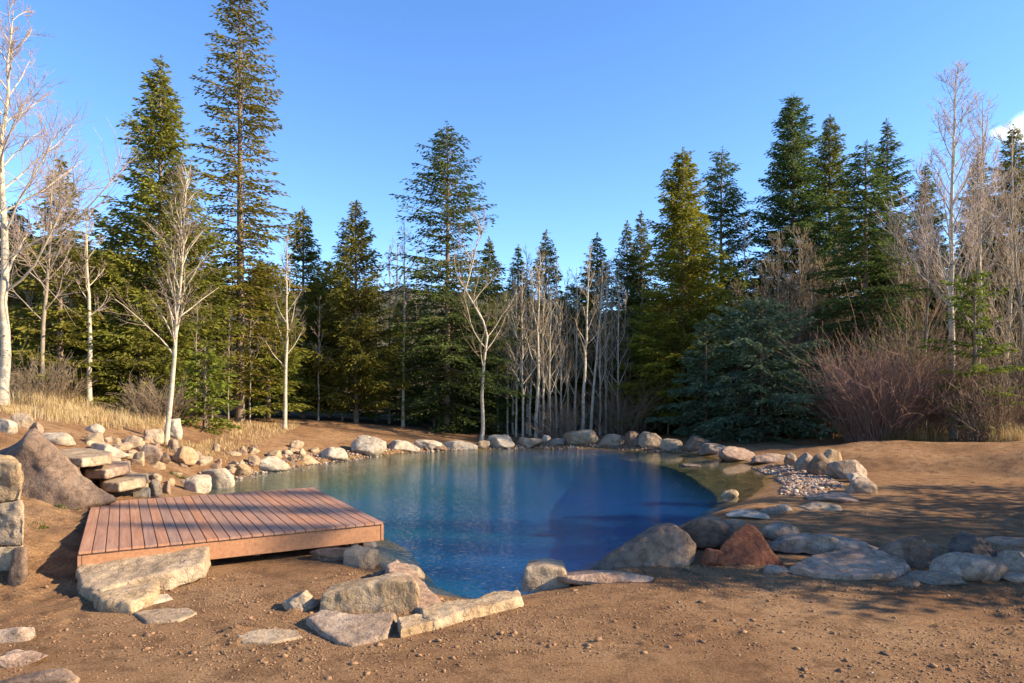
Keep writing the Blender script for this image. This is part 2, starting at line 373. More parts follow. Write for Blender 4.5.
# ------------------------------------------------------------------ trees
def leaf_mat(name, lo, hi, trans=.38, hue=.03):
    m = bpy.data.materials.new(name); m.use_nodes = True; nt = m.node_tree; nt.nodes.clear()
    o_ = nn(nt, 'ShaderNodeOutputMaterial'); v = objco(nt)
    n1 = noi(nt, v, .9, 4, .65); n2 = noi(nt, v, 14, 2, .6)
    f = mth(nt, 'ADD', mth(nt, 'MULTIPLY', n1, .55), mth(nt, 'MULTIPLY', n2, .45))
    col = ramp(nt, f, [(.38, lo), (.62, hi)])
    oi = nn(nt, 'ShaderNodeObjectInfo'); h = nn(nt, 'ShaderNodeHueSaturation')
    nt.links.new(mth(nt, 'MULTIPLY_ADD', oi.outputs['Random'], hue, .5-hue*.5), h.inputs['Hue'])
    nt.links.new(mth(nt, 'MULTIPLY_ADD', oi.outputs['Random'], .3, .85), h.inputs['Value'])
    nt.links.new(col, h.inputs['Color'])
    d = nn(nt, 'ShaderNodeBsdfDiffuse'); t = nn(nt, 'ShaderNodeBsdfTranslucent')
    nt.links.new(h.outputs[0], d.inputs[0]); nt.links.new(h.outputs[0], t.inputs[0])
    ms = nn(nt, 'ShaderNodeMixShader'); ms.inputs[0].default_value = trans
    nt.links.new(d.outputs[0], ms.inputs[1]); nt.links.new(t.outputs[0], ms.inputs[2]); nt.links.new(ms.outputs[0], o_.inputs[0])
    return m
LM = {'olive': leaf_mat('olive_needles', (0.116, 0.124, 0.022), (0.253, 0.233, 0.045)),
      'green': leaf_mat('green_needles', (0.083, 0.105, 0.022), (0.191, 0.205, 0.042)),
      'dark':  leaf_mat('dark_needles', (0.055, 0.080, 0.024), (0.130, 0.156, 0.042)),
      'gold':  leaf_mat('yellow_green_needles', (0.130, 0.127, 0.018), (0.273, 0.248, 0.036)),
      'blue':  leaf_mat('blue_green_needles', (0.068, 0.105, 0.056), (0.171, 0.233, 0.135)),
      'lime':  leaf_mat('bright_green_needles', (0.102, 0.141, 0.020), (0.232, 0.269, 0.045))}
def bark_mat(name, a, b_, knots=False):
    m, nt, b = mat(name, .85); v = objco(nt, True)
    mp = nn(nt, 'ShaderNodeMapping'); mp.inputs['Scale'].default_value = (1, 1, .35 if not knots else 2.2); nt.links.new(v, mp.inputs[0])
    n1 = noi(nt, mp.outputs[0], 9 if not knots else 3.2, 5, .7)
    col = ramp(nt, n1, [(.35, a), (.6, b_)])
    if knots:
        n2 = noi(nt, mp.outputs[0], 5, 3, .6); col = mixc(nt, ramp(nt, n2, [(.62, (0, 0, 0)), (.68, (1, 1, 1))]), col, (.06, .05, .045))
    nt.links.new(col, b.inputs['Base Color']); bump(nt, b, n1, .6, .03); return m
BK_S = bark_mat('spruce_bark', (.12, .085, .06), (.24, .18, .125))
BK_A = bark_mat('pale_aspen_bark', (.35, .29, .20), (.50, .43, .32), True)
BK_G = bark_mat('grey_aspen_bark', (.20, .16, .11), (.31, .25, .18), True)
TW_A = bark_mat('pale_twigs', (.18, .135, .08), (.29, .22, .14))
TW_P = bark_mat('pinkish_twigs', (.32, .24, .19), (.44, .34, .27))
TW_B = bark_mat('brown_twigs', (.17, .11, .07), (.28, .19, .12))
TW_R = bark_mat('red_brown_twigs', (.19, .10, .07), (.36, .21, .145))

def spruce_parts(h, r, seed, base=.06, dens=1.0, up=.15, droop=.35, rag=.2, exp=.85, spray=.175, gap=None, step=.092, col=0.0, wth=.52):
    """returns trunk mesh arrays and crown Acc; col: columnar share of the profile"""
    g = np.random.default_rng(seed)
    ta = Acc(); zz = np.linspace(-.3, h*.985, 14)
    R0 = .008*h+.04
    wob = np.cumsum(g.normal(0, .012, (14, 2)), 0)*h*.03
    tube(ta, np.c_[wob, zz], R0*(1-np.clip(zz, 0, h)/h)**.9+.012, 7)
    sp = .215/dens
    z = []; q = base*h
    while q < h*.985:
        z.append(q); q += sp*(.75+.5*g.random())*(1.0 if q < h*.7 else .7)
    z0, az, L, pit = [], [], [], []
    a0 = 0
    lob = g.uniform(0, 6.28, 4)
    for q in z:
        f = (q-base*h)/(h-base*h)
        prof = (1-f)**exp*(1-col)+col*min(1, (1-f)*4.5)
        prof *= min(1, .72+f*2.0)
        if gap is not None:
            for ga, gb, gk in gap:
                if ga < f < gb: prof *= gk
        k = int(g.integers(5, 8)); a0 += g.uniform(.3, 1.2)
        for j in range(k):
            a = a0+j*2*math.pi/k+g.normal(0, .18)
            l = r*prof*(1+rag*g.normal()*.9+.16*math.sin(a*2+lob[0]+f*7)+.12*math.sin(a*3+lob[1]+f*13))
            if l < .05 or g.random() < rag*.35: continue
            z0.append(q+g.normal(0, .06)); az.append(a); L.append(max(l, .07)); pit.append(up+.55*f+g.normal(0, .10))
    z0, az, L, pit = map(np.array, (z0, az, L, pit)); n = len(L)
    dr = droop*(1-.6*(z0/h))
    ca_ = Acc()
    def pos(b_, t):
        l = L[b_]; rr = l*t*np.cos(np.clip(pit[b_], -1, 1.2)*.7)
        zq = z0[b_]+l*(np.sin(pit[b_])*t-dr[b_]*t*t+.35*dr[b_]*t**3)
        return np.stack([np.cos(az[b_])*rr, np.sin(az[b_])*rr, zq], -1)
    # wood of the limbs
    ts = np.array([0, .35, .7, .96]); B = np.repeat(np.arange(n), 4); Pm = pos(B, np.tile(ts, n)).reshape(n, 4, 3)
    rad = (.010+.010*L)[:, None]*np.array([1, .75, .45, .15])[None]
    perp = np.stack([-np.sin(az), np.cos(az), 0*az], -1)
    ang = np.arange(3)*2*np.pi/3
    ring = Pm[:, :, None]+rad[:, :, None, None]*(np.cos(ang)[None, None, :, None]*perp[:, None, None]+np.sin(ang)[None, None, :, None]*np.array([0, 0, 1.0]))
    base_i = (np.arange(n)*12)[:, None, None]+(np.arange(3)*3)[None, :, None]
    j = np.arange(3)[None, None]; j2 = (j+1) % 3
    fc = np.stack([base_i+j, base_i+j2, base_i+3+j2, base_i+3+j], -1).reshape(-1, 4)
    ca_.add(ring.reshape(-1, 3), fc, 1)
    # needle sprays
    m_ = np.maximum(2, np.ceil(L/step).astype(int)); B = np.repeat(np.arange(n), m_)
    idx = np.concatenate([np.arange(k) for k in m_]); t = (idx+g.random(len(idx)))/m_[B]*.92+.08
    t = np.clip(t, 0, 1)
    keep = g.random(len(t)) < np.clip(t*2.2+.4, 0, 1); B, t = B[keep], t[keep]
    B = np.repeat(B, 2); t = np.repeat(t, 2); side = np.tile([1, -1], len(B)//2)
    tl = np.clip(wth*L[B]*(1-t*.85)*(.35+t)+.10, .08, .75)*g.uniform(.6, 1.2, len(B))
    k = np.maximum(1, np.ceil(tl/(spray*.66)).astype(int))
    B2 = np.repeat(np.arange(len(B)), k); u = np.concatenate([np.arange(x) for x in k]); u = (u+.5*g.random(len(u)))/k[B2]
    a2 = az[B[B2]]+side[B2]*(.75+.35*g.normal(size=len(B2))*.5)
    d = np.stack([np.cos(a2), np.sin(a2), -.12-.30*u+.16*g.normal(size=len(B2))], -1)
    tdir = np.stack([np.cos(az[B[B2]]), np.sin(az[B[B2]]), 0*a2], -1)
    p = pos(B[B2], t[B2])+(d*np.array([1, 1, .8]))*(u*tl[B2])[:, None]+g.normal(0, .02, (len(B2), 3))
    dd = d+.25*tdir+g.normal(0, .22, d.shape); dd /= np.linalg.norm(dd, axis=1)[:, None]
    nv = np.array([0, 0, .8])+g.normal(0, .8, d.shape); nv /= np.linalg.norm(nv, axis=1)[:, None]
    sv = np.cross(dd, nv); sv /= np.linalg.norm(sv, axis=1)[:, None]+1e-9
    ln_ = spray*g.uniform(.7, 1.25, len(B2)); wd_ = ln_*g.uniform(.26, .44, len(B2))
    V = np.stack([p-dd*(ln_*.25)[:, None], p+dd*(ln_*.30)[:, None]+sv*wd_[:, None]*.5, p+dd*(ln_*.8)[:, None], p+dd*(ln_*.25)[:, None]-sv*wd_[:, None]*.5], 1)
    q4 = np.arange(len(B2)*4).reshape(-1, 4)
    ca_.add(V.reshape(-1, 3), q4, 0)
    # leader
    q = np.linspace(h*.94, h*1.0, 10); V = []
    for zq in q:
        for a in g.uniform(0, 6.28, 4):
            c_ = np.array([0, 0, zq]); e = np.array([math.cos(a)*.12, math.sin(a)*.12, .10]); s2 = np.array([-math.sin(a), math.cos(a), 0])*.025
            V += [c_, c_+e*.5+s2, c_+e, c_+e*.5-s2]
    ca_.add(np.array(V), np.arange(len(V)).reshape(-1, 4), 0)
    return ta, ca_
def empty(name, loc, rz=0, label=None, cat=None, group=None, scale=1):
    o = link(name, None, None, label, cat, group); o.location = loc; o.rotation_euler = (0, 0, rz); o.scale = (scale,)*3
    o.empty_display_size = .2; return o
def arc(px, Y):
    return Y+float(np.interp(px, [-60, 160, 240, 350, 447, 520], [-5, -4.2, -3.6, -1.2, 1.5, 0])) if 21 < Y < 36.5 else Y
def put_spruce(px, Y, top, half, colr, label, seed, name='spruce_tree', group=None, X=None, ztop=None, **kw):
    x = (px-512)/F*Y if X is None else X; z = h1(x, Y)
    zt = CZ+(HZ-top)/F*Y if ztop is None else ztop
    h = zt-z; r = half*Y/F if X is None else half
    ta, ca_ = spruce_parts(h, r, seed, **kw)
    root = empty(name, (x, Y, z), 0, label, 'conifer', group)
    link('trunk', ta.mesh('trunk', [BK_S], True), root)
    link('crown', ca_.mesh('crown', [LM[colr], BK_S]), root)
    return root

SPR = [ # px, Y, top, half width, needles, label, options
 (160, 27, 58, 66, 'olive', 'tall broad cone-shaped spruce left of the tallest spruce', dict(dens=1.1, up=.32, exp=.75)),
 (240, 29, -22, 46, 'gold', 'tallest ragged spruce whose tip is cut by the top edge', dict(rag=.3, exp=.40, up=.0, dens=.85, wth=.42, step=.16)),
 (303, 32, 208, 44, 'olive', 'middling spruce just right of the tallest ragged spruce', dict(exp=.8)),
 (356, 30, 202, 46, 'olive', 'neat pointed spruce standing alone right of the tallest pair', dict(up=.4, exp=.72)),
 (447, 28, 123, 62, 'dark', 'tall dark spruce with open tiers behind the crooked white aspen', dict(rag=.3, up=-.05, droop=.25, exp=.62, step=.16, gap=[(.55, .60, .5)])),
 (489, 33, 238, 34, 'green', 'narrow short spruce next to the crooked white aspen', dict()),
 (518, 36, 246, 30, 'olive', 'slim spruce between crooked aspen and the aspen clump', dict()),
 (546, 35, 231, 36, 'olive', 'spruce rising behind the clump of thin bare aspens', dict()),
 (597, 35, 234, 40, 'olive', 'spruce with pale bare aspens crossing its lit face', dict(rag=.25)),
 (627, 38, 222, 32, 'green', 'left one of a close pair of thin spruces', dict()),
 (641, 39, 212, 34, 'green', 'right one of a close pair of thin spruces', dict()),
 (683, 30, 149, 56, 'gold', 'tall yellow-green sunlit spruce above the dark blue spruces', dict(dens=1.15, exp=.7, up=.2)),
 (722, 36, 148, 48, 'dark', 'dark thin spruce with wide open tiers beside yellow-green spruce', dict(dens=.62, rag=.3, up=.05, droop=.2, exp=.6)),
 (793, 34, 94, 52, 'dark', 'tallest dark green spruce of the right-hand group', dict(dens=1.05, exp=.62, up=.15)),
 (830, 36, 116, 42, 'green', 'spruce with brown cone-laden top between two taller neighbours', dict(exp=.6)),
 (866, 28, 142, 60, 'dark', 'big shaded spruce with long swooping boughs above red-brown shrub', dict(dens=.8, droop=.5, up=-.05, rag=.3, exp=.65)),
 (887, 33, 120, 44, 'dark', 'slender spruce with a crooked tip behind the swooping one', dict(rag=.35)),
 (926, 38, 164, 40, 'green', 'spruce half hidden left of the big white aspens', dict()),
 (1014, 32, 126, 62, 'green', 'broad spruce at the right edge under the small cloud', dict(rag=.3)),
 (978, 38, 150, 40, 'dark', 'dark spruce peeping between the big white aspens', dict()),
 (762, 25.8, 302, 60, 'blue', 'wide low blue spruce right of its smaller neighbour', dict(exp=.48, base=.01, dens=1.05, rag=.28, droop=.45)),
 (706, 27.2, 322, 38, 'blue', 'smaller blue-green spruce left of the wide low one', dict(exp=.6, base=.01, dens=.85, rag=.3, droop=.45)),
 (60, 25, 158, 55, 'olive', 'spruce seen through the bare crown of the left-edge aspen', dict(rag=.3)),
 (14, 28, 205, 60, 'green', 'spruce at the left edge behind the white aspen trunk', dict()),
 (112, 29, 238, 46, 'green', 'dense low spruce left of the broad cone-shaped one', dict(exp=.6)),
 (205, 24.5, 342, 36, 'lime', 'small bright green spruce sapling behind the young aspen', dict(base=.02)),
 (268, 30, 262, 44, 'olive', 'low spruce under the right side of the tallest spruce', dict(exp=.6)),
 (330, 33, 262, 42, 'olive', 'low spruce filling the gap between two pointed ones', dict(exp=.6)),
 (408, 34, 296, 40, 'green', 'low spruce behind two slender aspen poles', dict(exp=.55)),
 (660, 33, 300, 44, 'dark', 'low dark spruce left of the yellow-green one', dict(exp=.55)),
 (730, 33, 262, 44, 'green', 'shaded spruce behind and above the wide blue spruce', dict(exp=.6)),
 (178, 30, 205, 46, 'green', 'spruce tucked between the cone-shaped and tallest spruces', dict(exp=.6)),
 (574, 37, 285, 36, 'green', 'low spruce behind the paired white aspen poles', dict(exp=.55)),
 (975, 21.8, 272, 44, 'lime', 'thin young conifer with leaning grey stem on right bank', dict(dens=.45, rag=.35, exp=.5, base=.12, wth=.3)),
 (60, 26, 330, 55, 'green', 'squat spruce behind the dry grass of the left bank', dict(exp=.5, base=.01)),
 (140, 25.5, 340, 46, 'olive', 'squat spruce behind the thin white pole left of young aspen', dict(exp=.5, base=.01)),
 (470, 29.5, 345, 46, 'dark', 'squat dark spruce beneath the crooked white aspen', dict(exp=.5, base=.01)),
 (795, 27.5, 372, 40, 'dark', 'low spreading spruce at the shaded corner by the shrub', dict(exp=.5, base=.01)),
]
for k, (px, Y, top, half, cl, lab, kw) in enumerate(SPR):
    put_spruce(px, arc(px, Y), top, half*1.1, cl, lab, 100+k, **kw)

# crowded trees at the back of the wood: five shapes, copied
rnd = random.Random(5)
protos = []
for k in range(5):
    protos.append(spruce_parts(11, 1.9, 900+k, exp=.65, base=.03, spray=.26, step=.13))
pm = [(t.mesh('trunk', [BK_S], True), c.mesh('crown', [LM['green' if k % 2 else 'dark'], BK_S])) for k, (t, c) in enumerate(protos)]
spots = []
for row, (Y0, n) in enumerate([(38, 19), (44, 19), (52, 19)]):
    for k in range(n):
        px = -60+k*1140/(n-1)+rnd.uniform(-22, 22)
        top = np.interp(px, [-60, 120, 200, 260, 330, 420, 560, 650, 760, 900, 1080], [255, 250, 262, 268, 285, 312, 285, 270, 250, 225, 220])+rnd.uniform(-14, 34)
        if 396 < px < 432: top += 20
        spots.append((px, Y0+rnd.uniform(-2, 2), top))
GRPB = 'spruces crowded at the back of the wood'
for k, (px, Y, top) in enumerate(spots):
    x = (px-512)/F*Y; z = h1(x, Y); hh = CZ+(HZ-top)/F*Y-z
    root = empty('spruce_tree', (x, Y, z-.1), rnd.uniform(0, 6.28), 'spruce crowded among others at the shaded back of the wood', 'conifer', GRPB, hh/11)
    tm, cm = pm[k % 5]
    link('trunk', tm, root); link('crown', cm, root)

# trees to the right of the picture whose shade lies across the right bank and the deck
SH = [ # X, Y, height, radius
 (10.0, 6.2, 5.0, 1.5), (11.5, 7.4, 5.9, 1.7), (13.5, 8.3, 6.6, 1.6), (12.8, 9.7, 5.6, 1.5), (15.0, 11.0, 5.9, 1.7), (18.5, 12.4, 5.6, 1.4), (20, 21.6, 6.5, 1.3),
 (24, 6.0, 15.2, 1.3), (26, 7.2, 17.0, 1.2), (25, 4.6, 15.0, 1.2), (27, 27.0, 14, 2.4), (30, 30, 14, 2.4), (36, 28.5, 17, 2.6), (33, 33.5, 18, 2.8), (41, 32, 17, 2.8), (12.5, 2.3, 7.0, .9)]
for k, (X, Y, hh, rr) in enumerate(SH):
    put_spruce(0, Y, 0, rr, 'green', 'spruce standing outside the picture to the right', 300+k, group='spruces out of view to the right', X=X, ztop=h1(X, Y)+hh, step=.25, exp=.7)

# bare aspens
def aspen_parts(h, seed, r0=.09, first=.3, nb=16, spread=.9, lean=(0, 0), wander=.05, sub=5, twig=4, ang=.75, kink=None, limb=.42, rise=.5):
    g = np.random.default_rng(seed); ta, ba = Acc(), Acc()
    n = 16; t = np.linspace(0, 1, n)
    wob = np.cumsum(g.normal(0, wander, (n, 2)), 0)*h*.045; wob -= wob[0]
    Pt = np.c_[np.outer(t, lean)+wob, t*h-.15*(1-t)]
    if kink is not None: Pt[:, :2] += np.outer(np.interp(t, kink[0], kink[1]), kink[2])
    tube(ta, Pt, .85*r0*(1-t)**.9*(1+.4*np.exp(-t*25))+.008, 8)
    def curve(p, d, l, n, cur, w):
        pts = [p]; d = d/np.linalg.norm(d)
        for k in range(n):
            d = d+np.array([0, 0, cur])/n+g.normal(0, w, 3); d /= np.linalg.norm(d); p = p+d*l/n; pts.append(p)
        return np.array(pts), d
    az = g.uniform(0, 6.28)
    for k in range(nb):
        f = first+(1-first)*((k+g.random())/nb)**.9*.97
        p = np.array([np.interp(f, t, Pt[:, i]) for i in range(3)])
        az += 2.4+g.normal(0, .5); an = ang*(1-.35*f)+g.normal(0, .12)
        d = np.array([math.cos(az)*math.sin(an), math.sin(az)*math.sin(an), math.cos(an)])
        l = limb*h*spread*(1-f)**.75*g.uniform(.6, 1.15)+.25
        rr = r0*(1-f)**.8*.21+.006
        Q, e = curve(p, d, l, 7, rise, .10); tq = np.linspace(0, 1, len(Q))
        tube(ba, Q, rr*(1-tq)**.8+.005, 5 if rr > .02 else 4)
        for s in range(max(3, int(sub*(.7+l/1.6)))):
            ft = g.uniform(.2, .97); p2 = np.array([np.interp(ft, tq, Q[:, i]) for i in range(3)])
            i0 = min(int(ft*7), 6); dm = Q[i0+1]-Q[i0]; dm /= np.linalg.norm(dm)
            d2 = dm+g.normal(0, .55, 3); l2 = l*.42*(1-ft*.55)*g.uniform(.6, 1.2)+.10
            Q2, _ = curve(p2, d2, l2, 4, rise, .12); t2 = np.linspace(0, 1, len(Q2))
            tube(ba, Q2, rr*.36*(1-ft*.6)*(1-t2)+.004, 3, 1)
            for w_ in range(twig):
                fw = g.uniform(.15, .98); i1 = min(int(fw*4), 3); p3 = Q2[i1]+(Q2[i1+1]-Q2[i1])*(fw*4-i1)
                d3 = (Q2[i1+1]-Q2[i1])/np.linalg.norm(Q2[i1+1]-Q2[i1])+g.normal(0, .5, 3)
                Q3, _ = curve(p3, d3, l2*g.uniform(.3, .6)+.06, 2, rise, .1)
                tube(ba, Q3, [.0045, .004, .0025], 3, 1)
    return ta, ba
def put_aspen(px, Y, top, label, seed, bark=BK_A, twigm=TW_A, base_py=None, group=None, name='aspen_tree', **kw):
    x = (px-512)/F*Y; z = h1(x, Y); h = CZ+(HZ-top)/F*Y-z
    if 'lean' in kw: kw['lean'] = (kw['lean']*Y/F, 0)
    ta, ba = aspen_parts(h, seed, **kw)
    root = empty(name, (x, Y, z), 0, label, 'bare tree', group)
    link('trunk', ta.mesh('trunk', [bark], True), root)
    link('branches', ba.mesh('branches', [bark, twigm], True), root)
    return root
ASP = [
 (2, 16.5, 10, 'large white forked aspen at the left edge of the photo', dict(r0=.13, nb=32, first=.26, spread=1.15, lean=14, sub=7, twig=6, wander=.1, ang=1.0, rise=.35), BK_A, TW_P),
 (166, 16.6, 172, 'young pale aspen on the left bank among the rocks', dict(r0=.066, nb=44, first=.33, spread=.95, lean=22, sub=5, twig=3, ang=.6, rise=.25, limb=.36), BK_A, TW_A),
 (42, 24, 150, 'pinkish bare aspen behind the white left-edge aspen', dict(r0=.07, nb=20, spread=.9, lean=15, twig=5), BK_G, TW_P),
 (90, 24.5, 215, 'thin white pole aspen left of the cone-shaped spruce', dict(r0=.085, nb=12, first=.45, spread=.6, lean=-3), BK_A, TW_P),
 (284, 27, 235, 'pale aspen in front of the middling spruce', dict(r0=.085, nb=18, first=.3, spread=.6, lean=3), BK_A, TW_A),
 (403, 29, 225, 'straight slender aspen pole left of the tall dark spruce', dict(r0=.075, nb=14, first=.4, spread=.5), BK_A, TW_P),
 (389, 31, 245, 'fainter aspen pole behind the straight slender one', dict(r0=.06, nb=14, first=.4, spread=.5), BK_G, TW_P),
 (481, 25.8, 212, 'crooked white aspen with big bent limb before dark spruce', dict(r0=.08, nb=15, first=.3, spread=.95, kink=([0, .3, .5, .65, 1], [0, 0, .2, -.6, .1], (1, 0)), sub=6, wander=.12, ang=.95), BK_A, TW_A),
 (582, 28, 248, 'straight white aspen, left of the pair near upright boulder', dict(r0=.085, nb=15, first=.35, spread=.5, lean=4), BK_A, TW_A),
 (590, 29, 262, 'leaning white aspen, right of the pair near upright boulder', dict(r0=.075, nb=15, first=.35, spread=.6, lean=14), BK_A, TW_A),
 (612, 31, 258, 'pale aspen right of the white pair', dict(r0=.07, nb=16, spread=.6), BK_G, TW_A),
 (536, 27.5, 250, 'thickest white stem of the aspen clump at the pond end', dict(r0=.08, nb=18, first=.25, spread=.6, lean=3), BK_A, TW_A),
 (748, 33, 220, 'bare grey tree behind the wide blue spruce', dict(r0=.09, nb=18, spread=.7), BK_G, TW_A),
 (953, 23.5, 66, 'big white aspen, thickest trunk on the right', dict(r0=.135, nb=34, first=.3, spread=.85, sub=7, twig=6, ang=.75, lean=0), BK_A, TW_P),
 (972, 24.5, 100, 'second big aspen just right of the thickest trunk', dict(r0=.11, nb=28, first=.25, spread=.9, lean=18, sub=7, twig=5), BK_A, TW_P),
 (1004, 25, 128, 'tan bare aspen beside the right edge', dict(r0=.10, nb=22, first=.25, spread=.9, lean=8, sub=7), BK_A, TW_A),
 (925, 26, 190, 'bare brown tree between swooping spruce and white aspen', dict(r0=.07, nb=20, first=.2, spread=.9, sub=7), BK_G, TW_B),
 (1030, 22, 200, 'bare tree spreading low boughs in from the right edge', dict(r0=.09, nb=22, first=.15, spread=1.1, lean=-20, sub=7, ang=1.1), BK_G, TW_A),
]
for k, (px, Y, top, lab, kw, bk, tw) in enumerate(ASP):
    put_aspen(px, arc(px, Y), top, lab, 500+k, bk, tw, **kw)
# repeated thin aspens: shapes shared, each a tree of its own
def aspen_group(items, label, group, bark, tw, seeds, H, **kw):
    ms_ = []
    for s in seeds:
        a, b_ = aspen_parts(H, s, **kw); ms_.append((a.mesh('trunk', [bark], True), b_.mesh('branches', [bark, tw], True)))
    for k, (px, Y, top) in enumerate(items):
        Y = arc(px, Y)
        x = (px-512)/F*Y; z = h1(x, Y); sc_ = (CZ+(HZ-top)/F*Y-z)/H
        r = empty('aspen_tree', (x, Y, z), k*2.1, label, 'bare tree', group, sc_)
        t_, b_ = ms_[k % len(ms_)]
        link('trunk', t_, r); link('branches', b_, r)
aspen_group([(516, 28.5, 285), (523, 27.8, 270), (530, 29.2, 262), (543, 28.4, 268), (550, 27.6, 290), (556, 29.4, 258), (562, 28.6, 300), (508, 29.6, 300), (498, 30, 290), (513, 30.5, 268), (527, 31, 252), (539, 30.6, 262), (548, 30.8, 255), (568, 30.4, 275), (575, 29.6, 268), (600, 29.4, 270), (606, 30.2, 262), (618, 30, 275)],
    'thin bare stem in the aspen clump at the pond end', 'thin stems of the aspen clump', BK_A, TW_A, (601, 602, 603, 604), 6.5, r0=.05, nb=16, first=.2, spread=.75, sub=4, twig=3, ang=.6)
aspen_group([(766, 30, 262), (778, 31, 240), (788, 29.5, 275), (800, 30.5, 232), (812, 29.5, 250), (822, 31, 262), (842, 30, 245), (738, 31.5, 285), (905, 27, 250), (898, 30, 235)],
    'leafless tan tree in the thicket right of the blue spruces', 'leafless trees of the right thicket', BK_G, TW_A, (611, 612, 613, 614), 6.5, r0=.06, nb=24, first=.12, spread=1.0, sub=6, twig=4, ang=.7)
aspen_group([(376, 33, 262), (396, 34, 240), (415, 33, 250), (424, 35, 262), (625, 33, 290), (640, 34, 285), (300, 34, 290), (505, 34, 285), (120, 27, 275), (70, 27, 262), (196, 26, 300), (212, 28, 290), (228, 27.5, 310), (250, 28.5, 300), (135, 26.5, 300), (28, 25.5, 250), (48, 26.5, 300), (318, 30, 300), (342, 31, 285), (455, 29, 300), (434, 30, 290), (668, 30, 300), (690, 31, 310)],
    'faint bare aspen pole standing among the back spruces', 'faint aspen poles among the spruces', BK_G, TW_P, (621, 622, 623), 7, r0=.05, nb=14, first=.35, spread=.5, sub=4, twig=3)

# shrubs
def shrub_mesh(name, h, r, n, seed, mats, sub=9, arch=.25, rad=.010):
    g = np.random.default_rng(seed); a = Acc()
    for k in range(n):
        az = g.uniform(0, 6.28); rr = r*.7*math.sqrt(g.random()); p = np.array([math.cos(az)*rr, math.sin(az)*rr, -.05])
        out_ = g.uniform(.0, .7); l = h*g.uniform(.65, 1.1)*(1-.2*out_); d = np.array([math.cos(az)*out_*r/h, math.sin(az)*out_*r/h, 1.0])+g.normal(0, .22, 3)
        d /= np.linalg.norm(d); pts = [p]
        for q in range(5):
            d = d+g.normal(0, .15, 3)+np.array([math.cos(az), math.sin(az), -.4])*arch*.12; d /= np.linalg.norm(d); p = p+d*l/5; pts.append(p)
        pts = np.array(pts); tube(a, pts, rad*np.array([1.3, 1, .8, .6, .45, .25])*g.uniform(.6, 1.3), 3)
        for s in range(sub):
            i = int(g.integers(1, 5)); p2 = pts[i]+(pts[i+1]-pts[i])*g.random() if i < 5 else pts[i]
            d2 = (pts[i+1]-pts[i])/np.linalg.norm(pts[i+1]-pts[i])+g.normal(0, .4, 3); l2 = l*g.uniform(.15, .35)
            tube(a, [p2, p2+d2*l2*.5, p2+(d2+g.normal(0, .15, 3))*l2], [.006, .005, .003], 3, 1)
    return a.mesh(name, mats, True)
def put_shrub(px, Y, hpx, wpx, n, seed, mats, label, name='willow_shrub', X=None, **kw):
    Y = arc(px, Y); x = (px-512)/F*Y; z = h1(x, Y)
    o = link(name, shrub_mesh(name, hpx*Y/F, wpx*.5*Y/F, n, seed, mats, **kw), None, label, 'shrub'); o.location = (x, Y, z); return o
put_shrub(874, 23.2, 98, 74, 330, 1, [TW_R, TW_R], 'large red-brown leafless shrub left of the young conifer')
put_shrub(918, 24.2, 104, 60, 260, 2, [TW_R, TW_B], 'red-brown leafless shrub directly behind the larger one')
put_shrub(1012, 23.0, 100, 90, 240, 3, [TW_B, TW_A], 'brown twiggy shrub at the right edge below the aspens')
put_shrub(980, 21.6, 70, 60, 120, 4, [TW_B, TW_B], 'dark low shrub round the foot of the young conifer')
put_shrub(832, 26, 70, 50, 130, 5, [TW_B, TW_R], 'small dim shrub behind the large red-brown one')
put_shrub(560, 27.2, 40, 60, 90, 6, [TW_B, TW_B], 'tawny shrub at the foot of the aspen clump')
put_shrub(625, 29.5, 60, 70, 120, 7, [TW_B, TW_B], 'dark bare shrub behind the upright boulder')
put_shrub(160, 24, 42, 60, 120, 8, [TW_B, TW_A], 'tan bare shrub behind the young aspen')
put_shrub(40, 23.5, 45, 70, 120, 9, [TW_B, TW_A], 'grey bare shrub behind the left bank grass')

# ------------------------------------------------------------------ dry grass
def grass_mat(name, a, b_, c_):
    m = bpy.data.materials.new(name); m.use_nodes = True; nt = m.node_tree; nt.nodes.clear()
    o_ = nn(nt, 'ShaderNodeOutputMaterial'); v = objco(nt)
    col = ramp(nt, noi(nt, v, 2.5, 4, .7), [(.35, a), (.5, b_), (.65, c_)])
    d = nn(nt, 'ShaderNodeBsdfDiffuse'); t = nn(nt, 'ShaderNodeBsdfTranslucent'); nt.links.new(col, d.inputs[0]); nt.links.new(col, t.inputs[0])
    ms = nn(nt, 'ShaderNodeMixShader'); ms.inputs[0].default_value = .3
    nt.links.new(d.outputs[0], ms.inputs[1]); nt.links.new(t.outputs[0], ms.inputs[2]); nt.links.new(ms.outputs[0], o_.inputs[0]); return m
GR_D = grass_mat('dry_grass_blades', (.33, .22, .09), (.52, .38, .18), (.66, .53, .31))
GR_B = grass_mat('brown_grass_blades', (.20, .12, .045), (.30, .19, .075), (.38, .26, .12))
GR_G = grass_mat('green_grass_blades', (.05, .075, .015), (.10, .13, .03), (.20, .20, .06))
